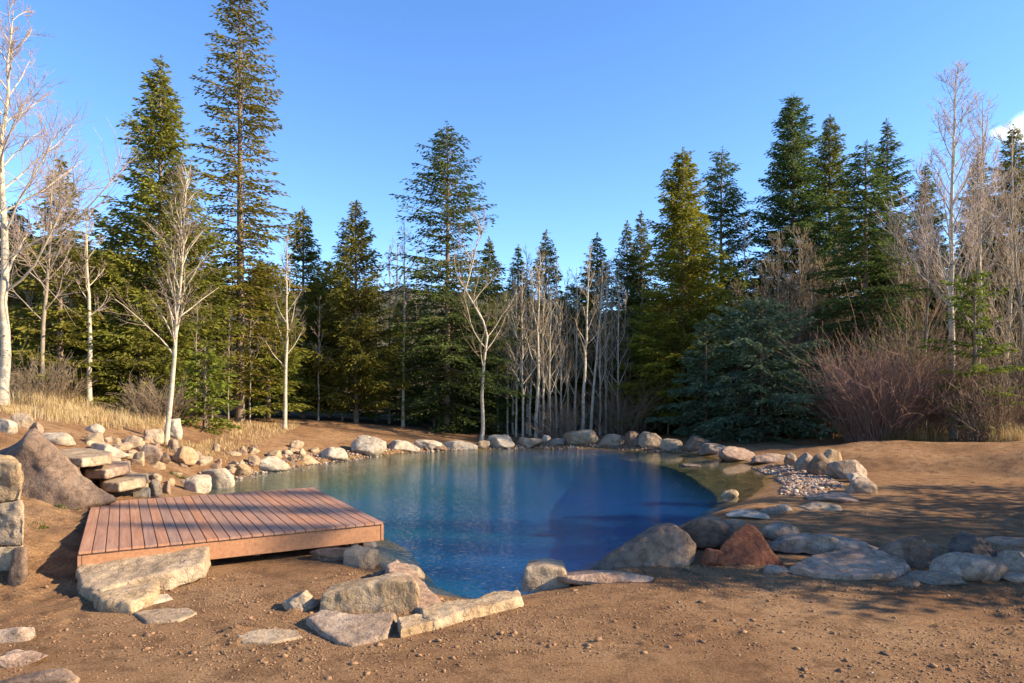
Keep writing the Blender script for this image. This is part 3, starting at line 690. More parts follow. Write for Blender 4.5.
def blades(P, hgt, g, w=.012, lean=.35):
    n = len(P); az = g.uniform(0, 6.28, n); d = np.stack([np.cos(az), np.sin(az), 0*az], -1); s = np.stack([-np.sin(az), np.cos(az), 0*az], -1)
    le = g.uniform(.05, lean, n)*hgt; ww = w*g.uniform(.6, 1.4, n)
    a = P-s*ww[:, None]*.5; b_ = P+s*ww[:, None]*.5; up = np.array([0, 0, 1.0])
    m1 = P+up*(hgt*.6)[:, None]+d*(le*.35)[:, None]; t = P+up*hgt[:, None]*.97+d*le[:, None]
    V = np.stack([a, b_, m1+s*ww[:, None]*.35, m1-s*ww[:, None]*.35, t], 1).reshape(-1, 3)
    i = np.arange(n)[:, None]*5
    return V, i+np.array([[0, 1, 2, 3]]), i+np.array([[3, 2, 4]])
def grass_obj(name, P, hgt, seed, mt, w=.014, **kw):
    g = np.random.default_rng(seed); V, q, t = blades(P, hgt, g, w, kw.pop('lean', .85))
    return link(name, mesh_np(name, V, [q, t], [mt]), **kw)
g = np.random.default_rng(77)
def scatter(poly_px_world, n):
    poly = np.array(poly_px_world); lo, hi = poly.min(0), poly.max(0); out_ = []
    while sum(len(o) for o in out_) < n:
        q = g.uniform(lo, hi, (n*2, 2)); q = q[sdist(q, poly) > 0]; out_.append(q)
    return np.concatenate(out_)[:n]
bankpoly = [(-14.5, 13), (-11.6, 13.2), (-10.2, 14.6), (-9.4, 16.5), (-9.3, 18.2), (-9.8, 19.6), (-10.6, 21), (-11.5, 22), (-12, 24), (-20, 24.5), (-24, 20), (-19, 14)]
q = scatter(bankpoly, 42000); nz = fbm(np.c_[q*.9, np.zeros(len(q))], 55, 3)
q = q[nz > -.25+.5*g.random(len(q))-.35]
zz = height(q, False); nz2 = np.clip(.55+.5*fbm(np.c_[q*.7, np.zeros(len(q))], 66, 2), .2, 1.2)
grass_obj('dry_grass', np.c_[q, zz-.02], nz2*g.uniform(.15, .62, len(q)), 1, GR_D, .009, kind='stuff')
bp2_ = [(-8.6, 15.6), (-8.2, 18), (-8.6, 21), (-10.5, 24.5), (-8, 26), (-7.4, 20), (-7.0, 17)]
q = scatter(bp2_, 2600); grass_obj('sparse_grass', np.c_[q, height(q, False)-.02], g.uniform(.06, .22, len(q)), 2, GR_D, .012, kind='stuff')
def clump(px, py, wpx, hpx, n, seed, mt, label, name='grass_clump', Y=None, w=.012):
    if Y is None: x, y, z = hit(px, py)
    else: x, y = (px-512)/F*Y, Y
    r = wpx*.5*y/F; gg = np.random.default_rng(seed); a = gg.uniform(0, 6.28, n); rr = r*np.sqrt(gg.random(n))
    q = np.c_[x+np.cos(a)*rr, y+np.sin(a)*rr*.7]; zq = height(q, False)-.02; hh = hpx*y/F*gg.uniform(.5, 1.05, n)*(1-.35*(rr/r)**2)
    V, qd, t = blades(np.c_[q, zq]-np.array([x, y, h1(x, y)]), hh*gg.uniform(.4, 1.1, n), gg, w, .9)
    o = link(name, mesh_np(name, V, [qd, t], [mt]), None, label, 'grass'); o.location = (x, y, h1(x, y)); return o
clump(722, 437, 46, 20, 700, 11, GR_D, 'tawny grass clump in front of the wide blue spruce', Y=27.4)
clump(752, 438, 24, 12, 260, 12, GR_D, 'shorter tawny grass clump right of the bigger one', Y=26.6)
clump(925, 440, 44, 30, 700, 13, GR_B, 'brown grass clump below the red-brown shrub', Y=21.8)
clump(1012, 446, 44, 28, 600, 14, GR_D, 'pale dry grass clump near the right edge', Y=20.6)
clump(895, 440, 30, 24, 400, 15, GR_B, 'small brown grass clump left of the bigger brown one', Y=22.4)
clump(36, 527, 22, 7, 260, 16, GR_G, 'green grass tuft between stacked stone wall and deck', w=.01)
clump(42, 545, 16, 5, 120, 17, GR_G, 'smaller green tuft nearer than the other tuft', w=.01)
clump(72, 503, 60, 7, 420, 18, GR_G, 'strip of green grass under the sloping brown boulder', w=.01)
clump(178, 478, 16, 9, 200, 19, GR_G, 'yellow-green tuft among stones beside the deck', w=.01)
clump(200, 452, 34, 10, 260, 20, GR_D, 'dry tuft right of the young aspen foot', w=.011)

# ------------------------------------------------------------------ rocks
def ico(sub):
    bm = bmesh.new(); bmesh.ops.create_icosphere(bm, subdivisions=sub, radius=1)
    V = np.array([v.co[:] for v in bm.verts]); T = np.array([[v.index for v in f.verts] for f in bm.faces]); bm.free(); return V, T
ICO = {k: ico(k) for k in (2, 3, 4, 5)}
def rock_mesh(name, sx, sy, sz, seed, m, e=2.6, cuts=9, rough=.05, sub=4, tilt=0, taper=0.0):
    """superellipsoid, faceted by random planes, roughened; base at z = 0"""
    g = np.random.default_rng(seed); U, T = ICO[sub]
    n_ = (np.abs(U)**e).sum(1)**(-1/e); V = U*n_[:, None]
    V += .10*np.stack([fbm(V*1.1+seed, 1, 2), fbm(V*1.1+seed, 2, 2), fbm(V*1.1+seed, 3, 2)], -1)
    for k in range(cuts):
        d = g.normal(size=3); d[2] = abs(d[2])*.8 if g.random() < .8 else d[2]; d /= np.linalg.norm(d)
        s = V@d; c = s.max()*g.uniform(.55, .90); over = np.maximum(s-c, 0); V = V-d*(over*.93)[:, None]
    lo, hi = V.min(0), V.max(0); V = (V-(lo+hi)/2)/((hi-lo)/2)
    V[:, :2] *= (1-taper*(V[:, 2:3]*.5+.5))
    V[:, 0] += tilt*(V[:, 2])
    nr = U
    sc_ = np.array([sx/2, sy/2, sz/2])
    q = V*sc_; ml = max(.08, (sx*sy*sz)**(1/3))
    V = q+nr*(rough*ml*(.6*fbm(q/ml*2.2+seed*3.1, 11, 4, .55)+.25*np.abs(fbm(q/ml*7+seed, 13, 3))))[:, None]
    V[:, 2] -= V[:, 2].min()
    return mesh_np(name, V, [T], [m], None, True)
RN = [0]
def rock(cx, yb, w, h, style, mt, label, name=None, D=None, sink=.12, rot=0, Y=None, z=None, **kw):
    RN[0] += 1; seed = kw.pop('seed', RN[0]*7+3)
    if Y is None: x, y, zg = hit(cx, yb)
    else: x, y = (cx-512)/F*Y, Y; zg = h1(x, y) if z is None else z
    sx = w*y/F
    dr = D if D is not None else {'b': .8, 'k': .7, 's': .8}[style]
    sy = sx*dr; Hc = CZ-zg
    fr_ = {'b': .45, 'k': .8, 's': .85}[style]
    for _ in range(8):
        sz = Hc-(yb-h-HZ)*(y+sy*fr_)/F
        if sz > (.22 if style != 's' else .07)*sx*.6: break
        sy *= .8
    sz = min(max(sz, .05), kw.pop('tall', .95)*sx)
    e = {'b': 2.3, 'k': 4.5, 's': 3.6}[style]; e = kw.pop('e', e)
    nm = name or {'b': 'boulder', 'k': 'stone_block', 's': 'flat_stone'}[style]
    big = w > 45
    dn = sz*sink+.03
    o = link(nm, rock_mesh(nm, sx*1.03, sy, sz+dn, seed, RM[mt], e=e, cuts=kw.pop('cuts', {'b': 15, 'k': 10, 's': 9}[style]), rough=kw.pop('rough', .075), sub=5 if big else (4 if w > 12 else 3), **kw), None, label, 'rock')
    o.location = (x*(1+sy*.5/y), y+sy*.5, zg-dn); o.rotation_euler = (0, 0, rot)
    return o
ROCKS = [
 # --- left bank: low wall, steps and tumble of stones
 (6, 433, 18, 14, 'k', 'pale', 'squared pale stone in low wall at the left edge'),
 (24, 429, 21, 16, 'k', 'tan', 'squared speckled stone second from the left edge in the wall'),
 (38, 433, 11, 17, 'k', 'mauve', 'narrow reddish stone ending the low wall on the left'),
 (54, 446, 40, 13, 's', 'pale', 'long pale stone lying behind the top step'),
 (96, 447, 18, 14, 'b', 'tan', 'small pointed tan rock above the top step'),
 (94, 434, 18, 10, 'b', 'pale', 'small pale rock half hidden in dry grass'),
 (109, 460, 34, 16, 'b', 'pale', 'rounded pale rock at the right end of the top step'),
 (97, 465, 37, 9, 'k', 'tan', 'block riser under the top flagstone step'),
 (116, 477, 34, 8, 'k', 'brown', 'shaded block riser under the middle step'),
 (139, 489, 19, 13, 'k', 'gold', 'tan block propping the lowest step'),
 (142, 498, 15, 11, 'k', 'pale', 'small squared stone at the deck back corner'),
 (118, 494, 26, 12, 'k', 'brown', 'dark block in shade under the lowest step'),
 (154, 496, 16, 26, 'k', 'tan', 'slab leaning beside the lowest step by the deck'),
 (166, 494, 13, 24, 'k', 'grey', 'grey split stone right of the leaning slab'),
 (139, 466, 14, 20, 'k', 'gold', 'upright golden stone above the lowest step'),
 (152, 465, 20, 20, 'b', 'grey', 'grey weathered boulder left of the aspen foot'),
 (131, 447, 23, 11, 'b', 'tan', 'low tan rock at the edge of the dry grass'),
 (154, 444, 18, 15, 'b', 'tan', 'tan rock just left of the young aspen trunk'),
 (176, 439, 15, 21, 'b', 'pale', 'tall pale rounded stone behind the young aspen trunk', dict(tall=1.5)),
 (173, 450, 11, 14, 'k', 'grey', 'narrow stone right at the foot of young aspen'),
 (183, 467, 26, 20, 'b', 'gold', 'large golden rock right of the young aspen foot'),
 (200, 466, 24, 10, 'b', 'tan', 'long rounded rock right of the large golden rock'),
 (157, 471, 17, 10, 'b', 'gold', 'yellowish round rock below the grey weathered boulder'),
 (164, 463, 11, 13, 'b', 'brown', 'little rusty rock between golden and grey ones'),
 (198, 493, 22, 18, 'b', 'pale', 'greenish pale boulder at the back edge of the deck'),
 (216, 489, 34, 21, 'k', 'pale', 'big squared shore stone behind the deck'),
 (241, 477, 19, 14, 'k', 'gold', 'small golden shore stone beside the long pale block'),
 (269, 472, 38, 15, 'k', 'pale', 'long pale shore block left of the dark round stone'),
 (291.5, 466, 9, 10, 'b', 'dark', 'dark round stone on the left shore'),
 (306, 465, 22, 11, 'k', 'gold', 'golden shore stone right of the dark round one'),
 (333, 462, 31, 14, 'b', 'pale', 'low rounded boulder left of the tall pale dome'),
 (369.5, 457, 35, 20, 'b', 'pale', 'tall pale dome boulder on the far left shore'),
 # --- far shore
 (402, 453, 34, 14, 'b', 'pale', 'broad pale boulder right of the tall pale dome'),
 (428, 449, 26, 11, 'b', 'pale', 'pale stone second right of the tall pale dome'),
 (437, 451, 22, 8, 'b', 'brown', 'small brown stone at the far waterline'),
 (460, 450, 36, 11, 'k', 'pale', 'long pale stone with dark hollow on the far shore'),
 (484, 449, 12, 10, 'b', 'tan', 'small tan stone next to the long hollow one'),
 (501, 449, 27, 16, 'b', 'pale', 'humped pale stone at the middle of the far shore'),
 (529, 448, 27, 13, 'k', 'tan', 'blocky tan stone right of the humped pale one'),
 (546, 444, 9, 10, 'b', 'pale', 'small pale cobble beside the blocky tan stone'),
 (557, 446, 17, 9, 's', 'grey', 'flat grey stone in shade by the largest far boulder'),
 (581.5, 447, 36, 19, 'b', 'tan', 'largest boulder of the far shore, cracked and tan'),
 (612, 447, 28, 14, 'b', 'tan', 'low boulder left of the upright stone'),
 (632, 448, 16, 19, 'b', 'brown', 'upright narrow boulder on the far shore', dict(tall=1.3)),
 (650, 448, 25, 18, 'b', 'tan', 'leaning boulder just right of the upright one'),
 (670, 450, 25, 13, 'k', 'tan', 'squared boulder third right of the upright one'),
 (695, 451, 27, 18, 'k', 'brown', 'dark blocky boulder at the far right corner'),
 (713, 455, 27, 13, 'b', 'grey', 'low grey boulder right of the dark blocky one'),
 # --- right shore
 (736, 462, 35, 15, 'b', 'mauve', 'broad shaded boulder on the right shore'),
 (768, 464, 38, 10, 's', 'mauve', 'long low stone where the gravel beach begins'),
 (791, 466, 14, 13, 'b', 'grey', 'small grey rock wedged left of the round grey boulder'),
 (806, 472, 22, 19, 'b', 'grey', 'round grey boulder behind the gravel beach'),
 (820, 476, 24, 22, 'b', 'brown', 'brown boulder right of the round grey one'),
 (833, 464, 20, 14, 'b', 'gold', 'sunlit golden rock behind the brown boulder'),
 (848, 480, 38, 21, 'k', 'grey', 'long grey block above the gravel beach'),
 (858, 483, 22, 10, 'b', 'pale', 'small pale rock resting against the grey cube', dict(sink=.0)),
 (860, 494, 31, 16, 'k', 'grey', 'grey cube-like rock at the bank top'),
 (832, 503, 48, 10, 's', 'mauve', 'wide flat stone at the near side of gravel beach'),
 (820, 511, 38, 8, 's', 'tan', 'flat sunlit stone next to the wide flat one'),
 (747, 520, 40, 10, 's', 'pale', 'pale flat stone at the water edge beyond the red rock'),
 (785, 511, 15, 7, 's', 'pale', 'small white flat stone on the gravel edge'),
 (774, 515, 24, 8, 's', 'grey', 'flat grey stone beside the small white one'),
 (734, 527, 22, 8, 's', 'grey', 'flat grey stone behind the dark brown boulder'),
 (780, 541, 38, 18, 'b', 'grey', 'grey wedge rock behind the red triangular rock'),
 (729, 497, 17, 7, 'b', 'gold', 'orange stone under shallow water', dict(sink=.5)),
 (690, 467, 20, 4, 's', 'dark', 'dark flat rock just breaking the water', dict(sink=.3)),
 # --- near right row
 (704, 553, 72, 35, 'b', 'brown', 'dark brown boulder between sloping boulder and red rock', dict(tilt=-.15)),
 (712, 567, 22, 18, 'b', 'red', 'small red rock left of the triangular red rock'),
 (776, 575, 32, 9, 's', 'grey', 'flat grey stone at the foot of the red rock'),
 (826, 558, 112, 22, 's', 'grey', 'long layered grey slab behind the pale slab', dict(rough=.1, D=.35)),
 (910, 569, 56, 33, 'b', 'brown', 'dirt-covered reddish brown rock behind the pale slab', dict(D=.7)),
 (932, 551, 12, 8, 'k', 'grey', 'tiny grey block between brown rock and dark rough rock'),
 (975, 571, 62, 37, 'b', 'dark', 'dark rough rock behind the pale oval stone', dict(rough=.11)),
 (968, 583, 74, 28, 'b', 'grey', 'pale oval stone lying near the right edge', dict(D=.5, e=2.1, cuts=4)),
 (935, 586, 47, 15, 's', 'grey', 'flat blue-grey stone beside the pale oval stone'),
 (904, 588, 31, 12, 's', 'brown', 'small oval brown stone before the longest pale slab', dict(e=2.2)),
 (1024, 578, 58, 32, 'k', 'grey', 'big grey slab cut by the right edge', dict(D=.8)),
 (1014, 583, 30, 8, 's', 'mauve', 'thin flat stone under the big right-edge slab'),
 (1015, 547, 48, 11, 's', 'mauve', 'flat stone behind the dark rough rock'),
 # --- near shore, middle and left
 (604, 584, 96, 15, 's', 'mauve', 'long flat stone between the holed block and sloping boulder', dict(D=.35)),
 (411, 582, 28, 17, 'b', 'tan', 'tan boulder behind the long golden block'),
 (366, 548, 20, 12, 'b', 'grey', 'grey rock under the deck corner by the water'),
 (325, 549, 44, 18, 'b', 'tan', 'knobbly tan rock under the front edge of deck'),
 (340, 562, 58, 15, 's', 'brown', 'sand-covered flat rock below the knobbly one', dict(D=.4)),
 (361, 569, 32, 25, 'k', 'tan', 'squarish rock at the water below the deck corner'),
 (386, 581, 30, 12, 'b', 'brown', 'low brown rock at the water left of the sloping slab'),
 (299, 613, 34, 20, 'b', 'tan', 'small knobbly rock left of the long golden block', dict(rough=.1)),
 (14, 644, 38, 16, 'b', 'grey', 'dark grey rock at the lower left edge', dict(D=.6)),
 (20, 668, 52, 18, 's', 'mauve', 'brownish flat rock at the left edge below grey one', dict(D=.6)),
 (36, 694, 84, 26, 's', 'brown', 'brown rock in the bottom left corner', dict(D=.5)),
]
rr0 = random.Random(12)
for r in ROCKS:
    kw = dict(r[7]) if len(r) > 7 else {}
    if r[4] == 'k' and r[2] < 30: kw.update(rot=rr0.uniform(-.7, .7), e=3.2, tilt=rr0.uniform(-.25, .25), cuts=14)
    a_ = list(r[:7])
    if 400 < a_[0] < 720 and a_[1] < 470: a_[3] *= .86
    rock(*a_, **kw)

for k in range(62):
    while True:
        px, py = rr0.uniform(88, 330), rr0.uniform(432, 486)
        lo = np.interp(px, [88, 130, 200, 330], [470, 490, 486, 458]); hi_ = np.interp(px, [88, 130, 200, 330], [440, 440, 452, 446])
        if hi_ < py < lo: break
    rock(px, py, rr0.uniform(6, 16), rr0.uniform(4, 10), rr0.choice('bks'), rr0.choice(['tan', 'gold', 'brown', 'mauve', 'tan']), 'small rubble stone scattered among the bigger rocks of the left bank', name='rubble_stone', rot=rr0.uniform(0, 3))
    bpy.data.objects[C.objects[-1].name]['group'] = 'small rubble of the left bank'
# traced stones: an outline swept to a real thickness, remeshed and roughened
def remeshed(name, bm, vox, m, seed, rough, smooth=2):
    me = bpy.data.meshes.new('tmp'); bmesh.ops.recalc_face_normals(bm, faces=bm.faces); bm.to_mesh(me); bm.free()
    o = bpy.data.objects.new('tmp', me); C.objects.link(o)
    md = o.modifiers.new('r', 'REMESH'); md.mode = 'VOXEL'; md.voxel_size = vox
    sm = o.modifiers.new('s', 'SMOOTH'); sm.iterations = smooth; sm.factor = .5
    dg = bpy.context.evaluated_depsgraph_get(); e = bpy.data.meshes.new_from_object(o.evaluated_get(dg))
    bpy.data.objects.remove(o); bpy.data.meshes.remove(me)
    n = len(e.vertices); V = np.zeros(n*3, np.float32); e.vertices.foreach_get('co', V); V = V.reshape(-1, 3).astype(float)
    N = np.zeros(n*3, np.float32); e.vertices.foreach_get('normal', N); N = N.reshape(-1, 3)
    V = V+N*(rough*(.7*fbm(V*3+seed, 4, 3)+.4*fbm(V*11+seed, 5, 3)+.2*fbm(V*30+seed, 6, 2)))[:, None]
    e.vertices.foreach_set('co', V.astype(np.float32).ravel()); e.polygons.foreach_set('use_smooth', np.ones(len(e.polygons), bool)); e.update()
    e.materials.clear(); e.materials.append(m); e.name = name
    return e
def slab(poly, thick, mt, label, name='flat_stone', zt=None, seed=1, rough=.02, vox=.03, tilt=(0, 0), inset=.97, sink=.05):
    pts = [hit(px, py) for px, py in poly]
    zg = max(p[2] for p in pts) if zt is None else zt-thick
    z1 = zg+thick; P = [onz(px, py, z1) for px, py in poly]
    cx, cy = np.mean(P, 0)
    bm = bmesh.new(); top = []; bot = []
    for x, y in P:
        dz = tilt[0]*(x-cx)+tilt[1]*(y-cy)
        top.append(bm.verts.new((cx+(x-cx)*inset-cx, cy+(y-cy)*inset-cy, z1+dz-zg)))
        bot.append(bm.verts.new((x-cx, y-cy, -sink+min(0, dz))))
    n = len(P); bm.faces.new(top); bm.faces.new(bot[::-1])
    for k in range(n): bm.faces.new((top[k], bot[k], bot[(k+1) % n], top[(k+1) % n]))
    o = link(name, remeshed(name, bm, vox, RM[mt] if isinstance(mt, str) else mt, seed, rough), None, label, 'rock'); o.location = (cx, cy, zg); return o
def upright(poly, Y, depth, mt, label, name='boulder', seed=1, rough=.03, vox=.04, back=.75, lean=.15, smooth=3, bulge=.15):
    """poly: outline in the picture at distance Y; swept backwards, the middle bulging forward"""
    P = np.array([P2(px, py, Y) for px, py in poly]); c = P.mean(0); zb = P[:, 2].min()
    bm = bmesh.new(); rings = []
    for f, s in ((-bulge, .72), (0, 1.0), (.5, 1.0*(1+back)/2), (1, back)):
        ring = []
        for x, y, z in P:
            zz = zb+(z-zb)*(1-(1-s)*.6); ring.append(bm.verts.new(((x-c[0])*s+c[0]/Y*max(f, 0)*depth*1.05, f*depth+lean*(z-zb), zz-zb)))
        rings.append(ring)
    n = len(P); bm.faces.new(rings[0]); bm.faces.new(rings[-1][::-1])
    for a, b_ in zip(rings[:-1], rings[1:]):
        for k in range(n): bm.faces.new((a[k], b_[k], b_[(k+1) % n], a[(k+1) % n]))
    o = link(name, remeshed(name, bm, vox, RM[mt] if isinstance(mt, str) else mt, seed, rough, smooth), None, label, 'rock'); o.location = (c[0], Y, zb); return o
upright([(-40, 475), (-20, 455), (0, 447), (8, 438), (14, 429), (21, 428), (30, 437), (45, 448), (62, 462), (80, 478), (98, 491), (117, 500), (100, 512), (50, 514), (0, 512), (-40, 510)],
        9.6, 1.1, 'brown', 'sloping brown boulder with a sharp peak left of the steps', seed=3, rough=.03, lean=.25, bulge=.25)
upright([(-50, 456), (-15, 459), (10, 461), (20, 464), (23, 482), (21, 501), (-50, 503)], 6.95, .7, 'gold', 'topmost hewn stone of the stacked wall end at the left edge', name='stone_block', seed=4, rough=.03, vox=.022, lean=.02, bulge=.02, back=.97, smooth=0)
upright([(-50, 503.6), (21, 501.6), (25, 522), (23, 546), (-50, 548)], 6.9, .75, 'tan', 'middle hewn stone of the stacked wall end at the left edge', name='stone_block', seed=34, rough=.03, vox=.022, lean=.02, bulge=.02, back=.97, smooth=0)
upright([(-50, 548.6), (23, 546.6), (26, 570), (24, 596), (-50, 600)], 6.85, .8, 'gold', 'lowest hewn stone of the stacked wall end at the left edge', name='stone_block', seed=35, rough=.03, vox=.022, lean=.02, bulge=.02, back=.97, smooth=0)
upright([(8, 549), (23, 548), (26, 575), (22, 590), (6, 590)], 6.6, .25, 'brown', 'small brown stone against the foot of the stacked hewn wall', name='stone_block', seed=5, rough=.02, vox=.02, smooth=1)
upright([(321, 597), (345, 591), (368, 586), (390, 582), (414, 582), (419, 590), (418, 608), (412, 622), (330, 624), (318, 612)], 5.95, .34, 'gold', 'long golden block above the tilted grey flagstone', name='stone_block', seed=6, rough=.014, vox=.018, smooth=0, bulge=.02, lean=.1, back=.92)
upright([(525, 569), (548, 567), (565, 570), (571, 582), (569, 598), (519, 600)], 7.0, .45, 'tan', 'squared brown block with a round hole at the waterline', name='stone_block', seed=7, rough=.010, vox=.018, smooth=0, bulge=.02, lean=.08, back=.9)
slab([(304, 618), (322, 612), (360, 615), (398, 614), (394, 622), (388, 632), (352, 641), (338, 638), (318, 628)], .055, 'grey', 'tilted grey flagstone in front of the long golden block', seed=8, tilt=(0, .10), vox=.02, rough=.012)
slab([(396, 617), (416, 613), (438, 613), (436, 620), (400, 629)], .08, 'gold', 'small golden wedge right of the tilted grey flagstone', seed=9, vox=.02)
slab([(418, 607), (440, 600), (468, 598), (494, 590), (520, 590), (524, 597), (496, 604), (462, 612), (432, 622), (420, 617)], .08, 'gold', 'long golden slab slanting to the water in the middle', seed=10, vox=.025)
slab([(384, 570), (396, 562), (410, 566), (428, 582), (448, 598), (436, 606), (414, 604), (396, 592)], .2, 'mauve', 'sloping brown slab dipping into the pond', seed=11, vox=.025, zt=.16, tilt=(-.18, 0), sink=.3)
slab([(73, 566), (110, 551), (160, 545), (196, 543), (211, 550), (205, 562), (170, 569), (128, 574), (100, 581), (80, 578)], .12, 'tan', 'upper step slab in front of the wooden deck', name='step_stone', seed=12, vox=.022, rough=.022, tilt=(0, .12))
slab([(86, 590), (110, 582), (150, 576), (160, 581), (156, 592), (132, 602), (100, 600)], .09, 'gold', 'lower step slab below the upper deck step', name='step_stone', seed=13, vox=.025)
slab([(101, 601), (124, 596), (168, 593), (174, 597), (150, 603), (108, 607)], .025, 'pale', 'thin pale stone sunk in dirt before the deck steps', seed=14, vox=.018, rough=.008)
slab([(132, 612), (156, 608), (190, 607), (198, 612), (180, 620), (146, 622)], .02, 'tan', 'dusty flat stone sunk in dirt right of the thin pale one', seed=15, vox=.018, rough=.008)
slab([(234, 634), (262, 628), (298, 629), (304, 636), (272, 642), (240, 642)], .02, 'tan', 'dusty flat stone sunk in dirt left of the flagstone', seed=16, vox=.018, rough=.008)

# ------------------------------------------------------------------ pebbles, clods
def pebbles(name, P, size, seed, mats):
    g = np.random.default_rng(seed); U, T = ICO[2]; U = U[:12] if False else U
    bm = bmesh.new(); bmesh.ops.create_icosphere(bm, subdivisions=1, radius=1); U = np.array([v.co[:] for v in bm.verts]); T = np.array([[v.index for v in f.verts] for f in bm.faces]); bm.free()
    n = len(P); sc_ = size[:, None]*g.uniform(.55, 1.2, (n, 3))*np.array([1, 1, .62]); a = g.uniform(0, 6.28, n)
    V = (U[None]*(1+.32*g.normal(size=(n, len(U), 1)).clip(-1.6, 1.6)))*sc_[:, None]
    x = V[..., 0]*np.cos(a)[:, None]-V[..., 1]*np.sin(a)[:, None]; y = V[..., 0]*np.sin(a)[:, None]+V[..., 1]*np.cos(a)[:, None]
    V = np.stack([x, y, V[..., 2]], -1)+P[:, None]
    Fc = (np.arange(n)*len(U))[:, None, None]+T[None]
    mi = np.repeat(g.integers(0, len(mats), n), len(T))
    return link(name, mesh_np(name, V.reshape(-1, 3), [Fc.reshape(-1, 3)], mats, mi, False), kind='stuff')
def plain(name, c):
    m, nt, b = mat(name, .8); v = objco(nt); nt.links.new(ramp(nt, noi(nt, v, 30, 3, .7), [(.3, tuple(x*.7 for x in c)), (.7, tuple(x*1.2 for x in c))]), b.inputs['Base Color']); return m
PB = [plain('pink_pebble', (.30, .18, .125)), plain('tan_pebble', (.27, .18, .11)), plain('grey_pebble', (.20, .165, .14)), plain('brown_pebble', (.17, .10, .07)), plain('pale_pebble', (.42, .34, .26))]
DC = [plain('dirt_clod', (.24, .138, .072)), plain('dark_clod', (.15, .085, .046)), plain('tan_clod', (.27, .155, .08))]
g = np.random.default_rng(9)
q = scatter([(6.5, 18.5), (7.0, 18.4), (7.5, 16.6), (6.8, 14.0), (5.6, 12.6), (5.0, 12.8), (5.75, 14.4), (6.25, 16.4)], 5200)
q = q[fbm(np.c_[q*1.1, np.zeros(len(q))], 88, 3) > g.uniform(-.9, .5, len(q))]
pebbles('gravel', np.c_[q, height(q, False)+.004], g.uniform(.012, .045, len(q))*(1+1.2*(g.random(len(q)) > .95)), 1, PB)
q = scatter([(-7.2, 15.5), (-6.4, 15.5), (-6.0, 17.6), (-3.9, 22.6), (-1.2, 24.5), (3.2, 24.9), (6.2, 22.5), (7.2, 20), (7.6, 20.5), (6.4, 23.6), (4.0, 25.6), (0, 25.8), (-3.4, 25), (-6.4, 19.6)], 2200)
pebbles('shore_pebbles', np.c_[q, height(q, False)+.01], g.uniform(.02, .06, len(q)), 2, PB)
q = np.concatenate([scatter([(-5.5, 4.4), (5.5, 4.4), (6.5, 8.8), (3, 7.8), (.8, 7.4), (-.6, 6.6), (-1.6, 7.8), (-3.6, 7.0), (-5.5, 6.8)], 21000), scatter([(-9, 12), (12, 9), (14, 22), (7.6, 22), (7.3, 15), (4, 10.5), (2.6, 9)], 1500)])
keep = fbm(np.c_[q*1.3, np.zeros(len(q))], 31, 3) > g.uniform(-.8, .7, len(q)); q = q[keep]; q = q[sdist(q, SHORE) < -.1]
pebbles('dirt_clods', np.c_[q, height(q)+.002], g.uniform(.004, .012, len(q))*(1+1.8*(g.random(len(q)) > .96)), 3, DC)
q = scatter([(-5.5, 4.4), (5.5, 4.4), (7.5, 8.8), (3, 7.8), (.8, 7.2), (-.6, 6.6), (-1.6, 7.8), (-3.6, 7.0), (-5.5, 6.8)], 60)
pebbles('small_pebbles', np.c_[q, height(q)+.002], g.uniform(.006, .015, len(q)), 4, PB)

# ------------------------------------------------------------------ wooden deck
DZ = .40
FL = np.array([-4.345, 6.835]); FR = np.array([-1.588, 8.41]); uv = (FR-FL); DW = np.linalg.norm(uv); DL = 3.5
deck = empty('wooden_deck', (FL[0], FL[1], DZ), math.atan2(uv[1], uv[0]), 'low redwood plank deck reaching over the pond edge', 'deck')
def wood(name, c1, c2, c3):
    m, nt, b = mat(name, .55); b.inputs['Specular IOR Level'].default_value = .35
    v = objco(nt, True); mp = nn(nt, 'ShaderNodeMapping'); mp.inputs['Scale'].default_value = (26, 1.6, 26); nt.links.new(v, mp.inputs[0])
    n1 = noi(nt, mp.outputs[0], 1.0, 6, .65, .6); n2 = noi(nt, v, 3, 4, .6)
    col = ramp(nt, n1, [(.3, c1), (.5, c2), (.72, c3)])
    oi = nn(nt, 'ShaderNodeObjectInfo'); h = nn(nt, 'ShaderNodeHueSaturation')
    nt.links.new(mth(nt, 'MULTIPLY_ADD', oi.outputs['Random'], .34, .84), h.inputs['Value']); nt.links.new(mth(nt, 'MULTIPLY_ADD', oi.outputs['Random'], .25, .85), h.inputs['Saturation'])
    nt.links.new(mixc(nt, mth(nt, 'MULTIPLY', n2, .35), col, tuple(x*.75+.04 for x in c2)), h.inputs['Color']); nt.links.new(h.outputs[0], b.inputs['Base Color'])
    bump(nt, b, n1, .25, .003); return m
WB = wood('redwood_board', (.225, .108, .060), (.335, .170, .100), (.43, .245, .155))
WF = wood('redwood_fascia', (.24, .10, .04), (.34, .155, .065), (.42, .21, .10))
def boxmesh(name, x0, x1, y0, y1, z0, z1, m, bev=.004):
    bm = bmesh.new(); bmesh.ops.create_cube(bm, size=1)
    for v in bm.verts: v.co = ((x0+x1)/2+v.co.x*(x1-x0), (y0+y1)/2+v.co.y*(y1-y0), (z0+z1)/2+v.co.z*(z1-z0))
    bmesh.ops.bevel(bm, geom=bm.edges[:], offset=bev, segments=2, affect='EDGES')
    me = bpy.data.meshes.new(name); bm.to_mesh(me); bm.free(); me.materials.append(m); return me
NB = 27; bw = DW/NB
rr = random.Random(3)
for k in range(NB):
    link('board', boxmesh('board', k*bw+.003, (k+1)*bw-.003, -.02+rr.uniform(-.003, .003), DL+.02+rr.uniform(-.004, .004), -.028+rr.uniform(0, .0015), rr.uniform(-.001, .001), WB), deck)
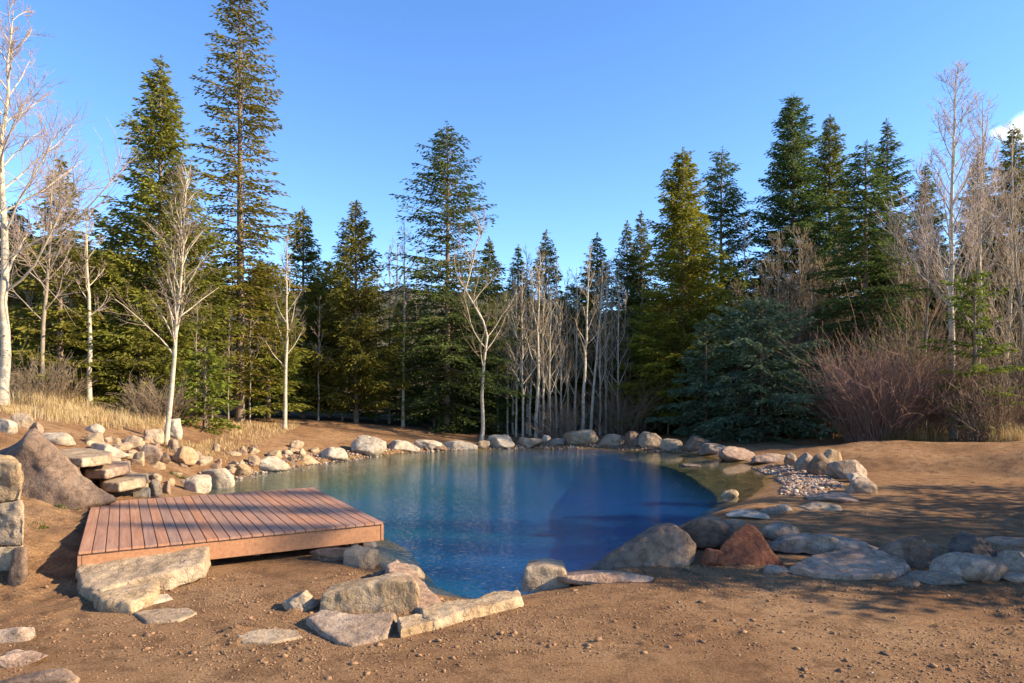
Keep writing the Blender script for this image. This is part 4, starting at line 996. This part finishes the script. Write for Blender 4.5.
link('fascia', boxmesh('fascia', .03, DW-.03, .005, .045, -.23, -.031, WF), deck)
link('fascia', boxmesh('fascia', .03, DW-.03, DL-.045, DL-.005, -.20, -.031, WF), deck)
link('fascia', boxmesh('fascia', DW-.028, DW+.008, .0, DL, -.23, -.031, WF), deck)
link('fascia', boxmesh('fascia', -.008, .028, .0, DL, -.20, -.031, WF), deck)
for f in (.25, .5, .75): link('joist', boxmesh('joist', .032, DW-.032, DL*f-.022, DL*f+.022, -.18, -.031, WF), deck)
for fx, fy in ((.06, .12), (.06, .9), (.55, .9), (.93, .14), (.93, .9), (.55, .12)):
    link('post', boxmesh('post', DW*fx-.05, DW*fx+.05, DL*fy-.05, DL*fy+.05, -2.0 if fx > .5 else -.75, -.182, WF), deck)

slab([(50, 451), (76, 447), (113, 451), (112, 455), (82, 458), (60, 457)], .10, 'tan', 'top flagstone step of the garden stair', name='step_stone', seed=21, vox=.03, rough=.012)
slab([(79, 463), (100, 459), (131, 461), (129, 465), (106, 470), (84, 469)], .10, 'mauve', 'middle flagstone step of the garden stair', name='step_stone', seed=22, vox=.03, rough=.012)
slab([(98, 478), (120, 471), (149, 473), (145, 478), (119, 483), (102, 482)], .10, 'tan', 'lowest flagstone step of the garden stair', name='step_stone', seed=23, vox=.03, rough=.012)
upright([(588, 572), (610, 557), (640, 542), (663, 532), (682, 530), (693, 536), (699, 547), (697, 562), (680, 572), (650, 578), (620, 582), (592, 582)], 7.6, .7, 'brown', 'large brown sloping boulder at the near shore', seed=24, rough=.03, vox=.025, lean=.3, bulge=.16, smooth=1)
upright([(716, 560), (722, 547), (736, 536), (748, 527), (757, 527), (766, 537), (778, 555), (788, 568), (784, 576), (724, 578), (717, 572)], 7.6, .5, 'red', 'triangular rust red rock with a broad flat face', seed=25, rough=.018, vox=.02, lean=.25, bulge=.05, smooth=0)
slab([(786, 564), (812, 556), (845, 552), (880, 554), (906, 560), (912, 565), (892, 570), (850, 571), (815, 569)], .10, 'mauve', 'longest pale rounded slab on the near right', seed=26, vox=.025, rough=.025, tilt=(0, .12))
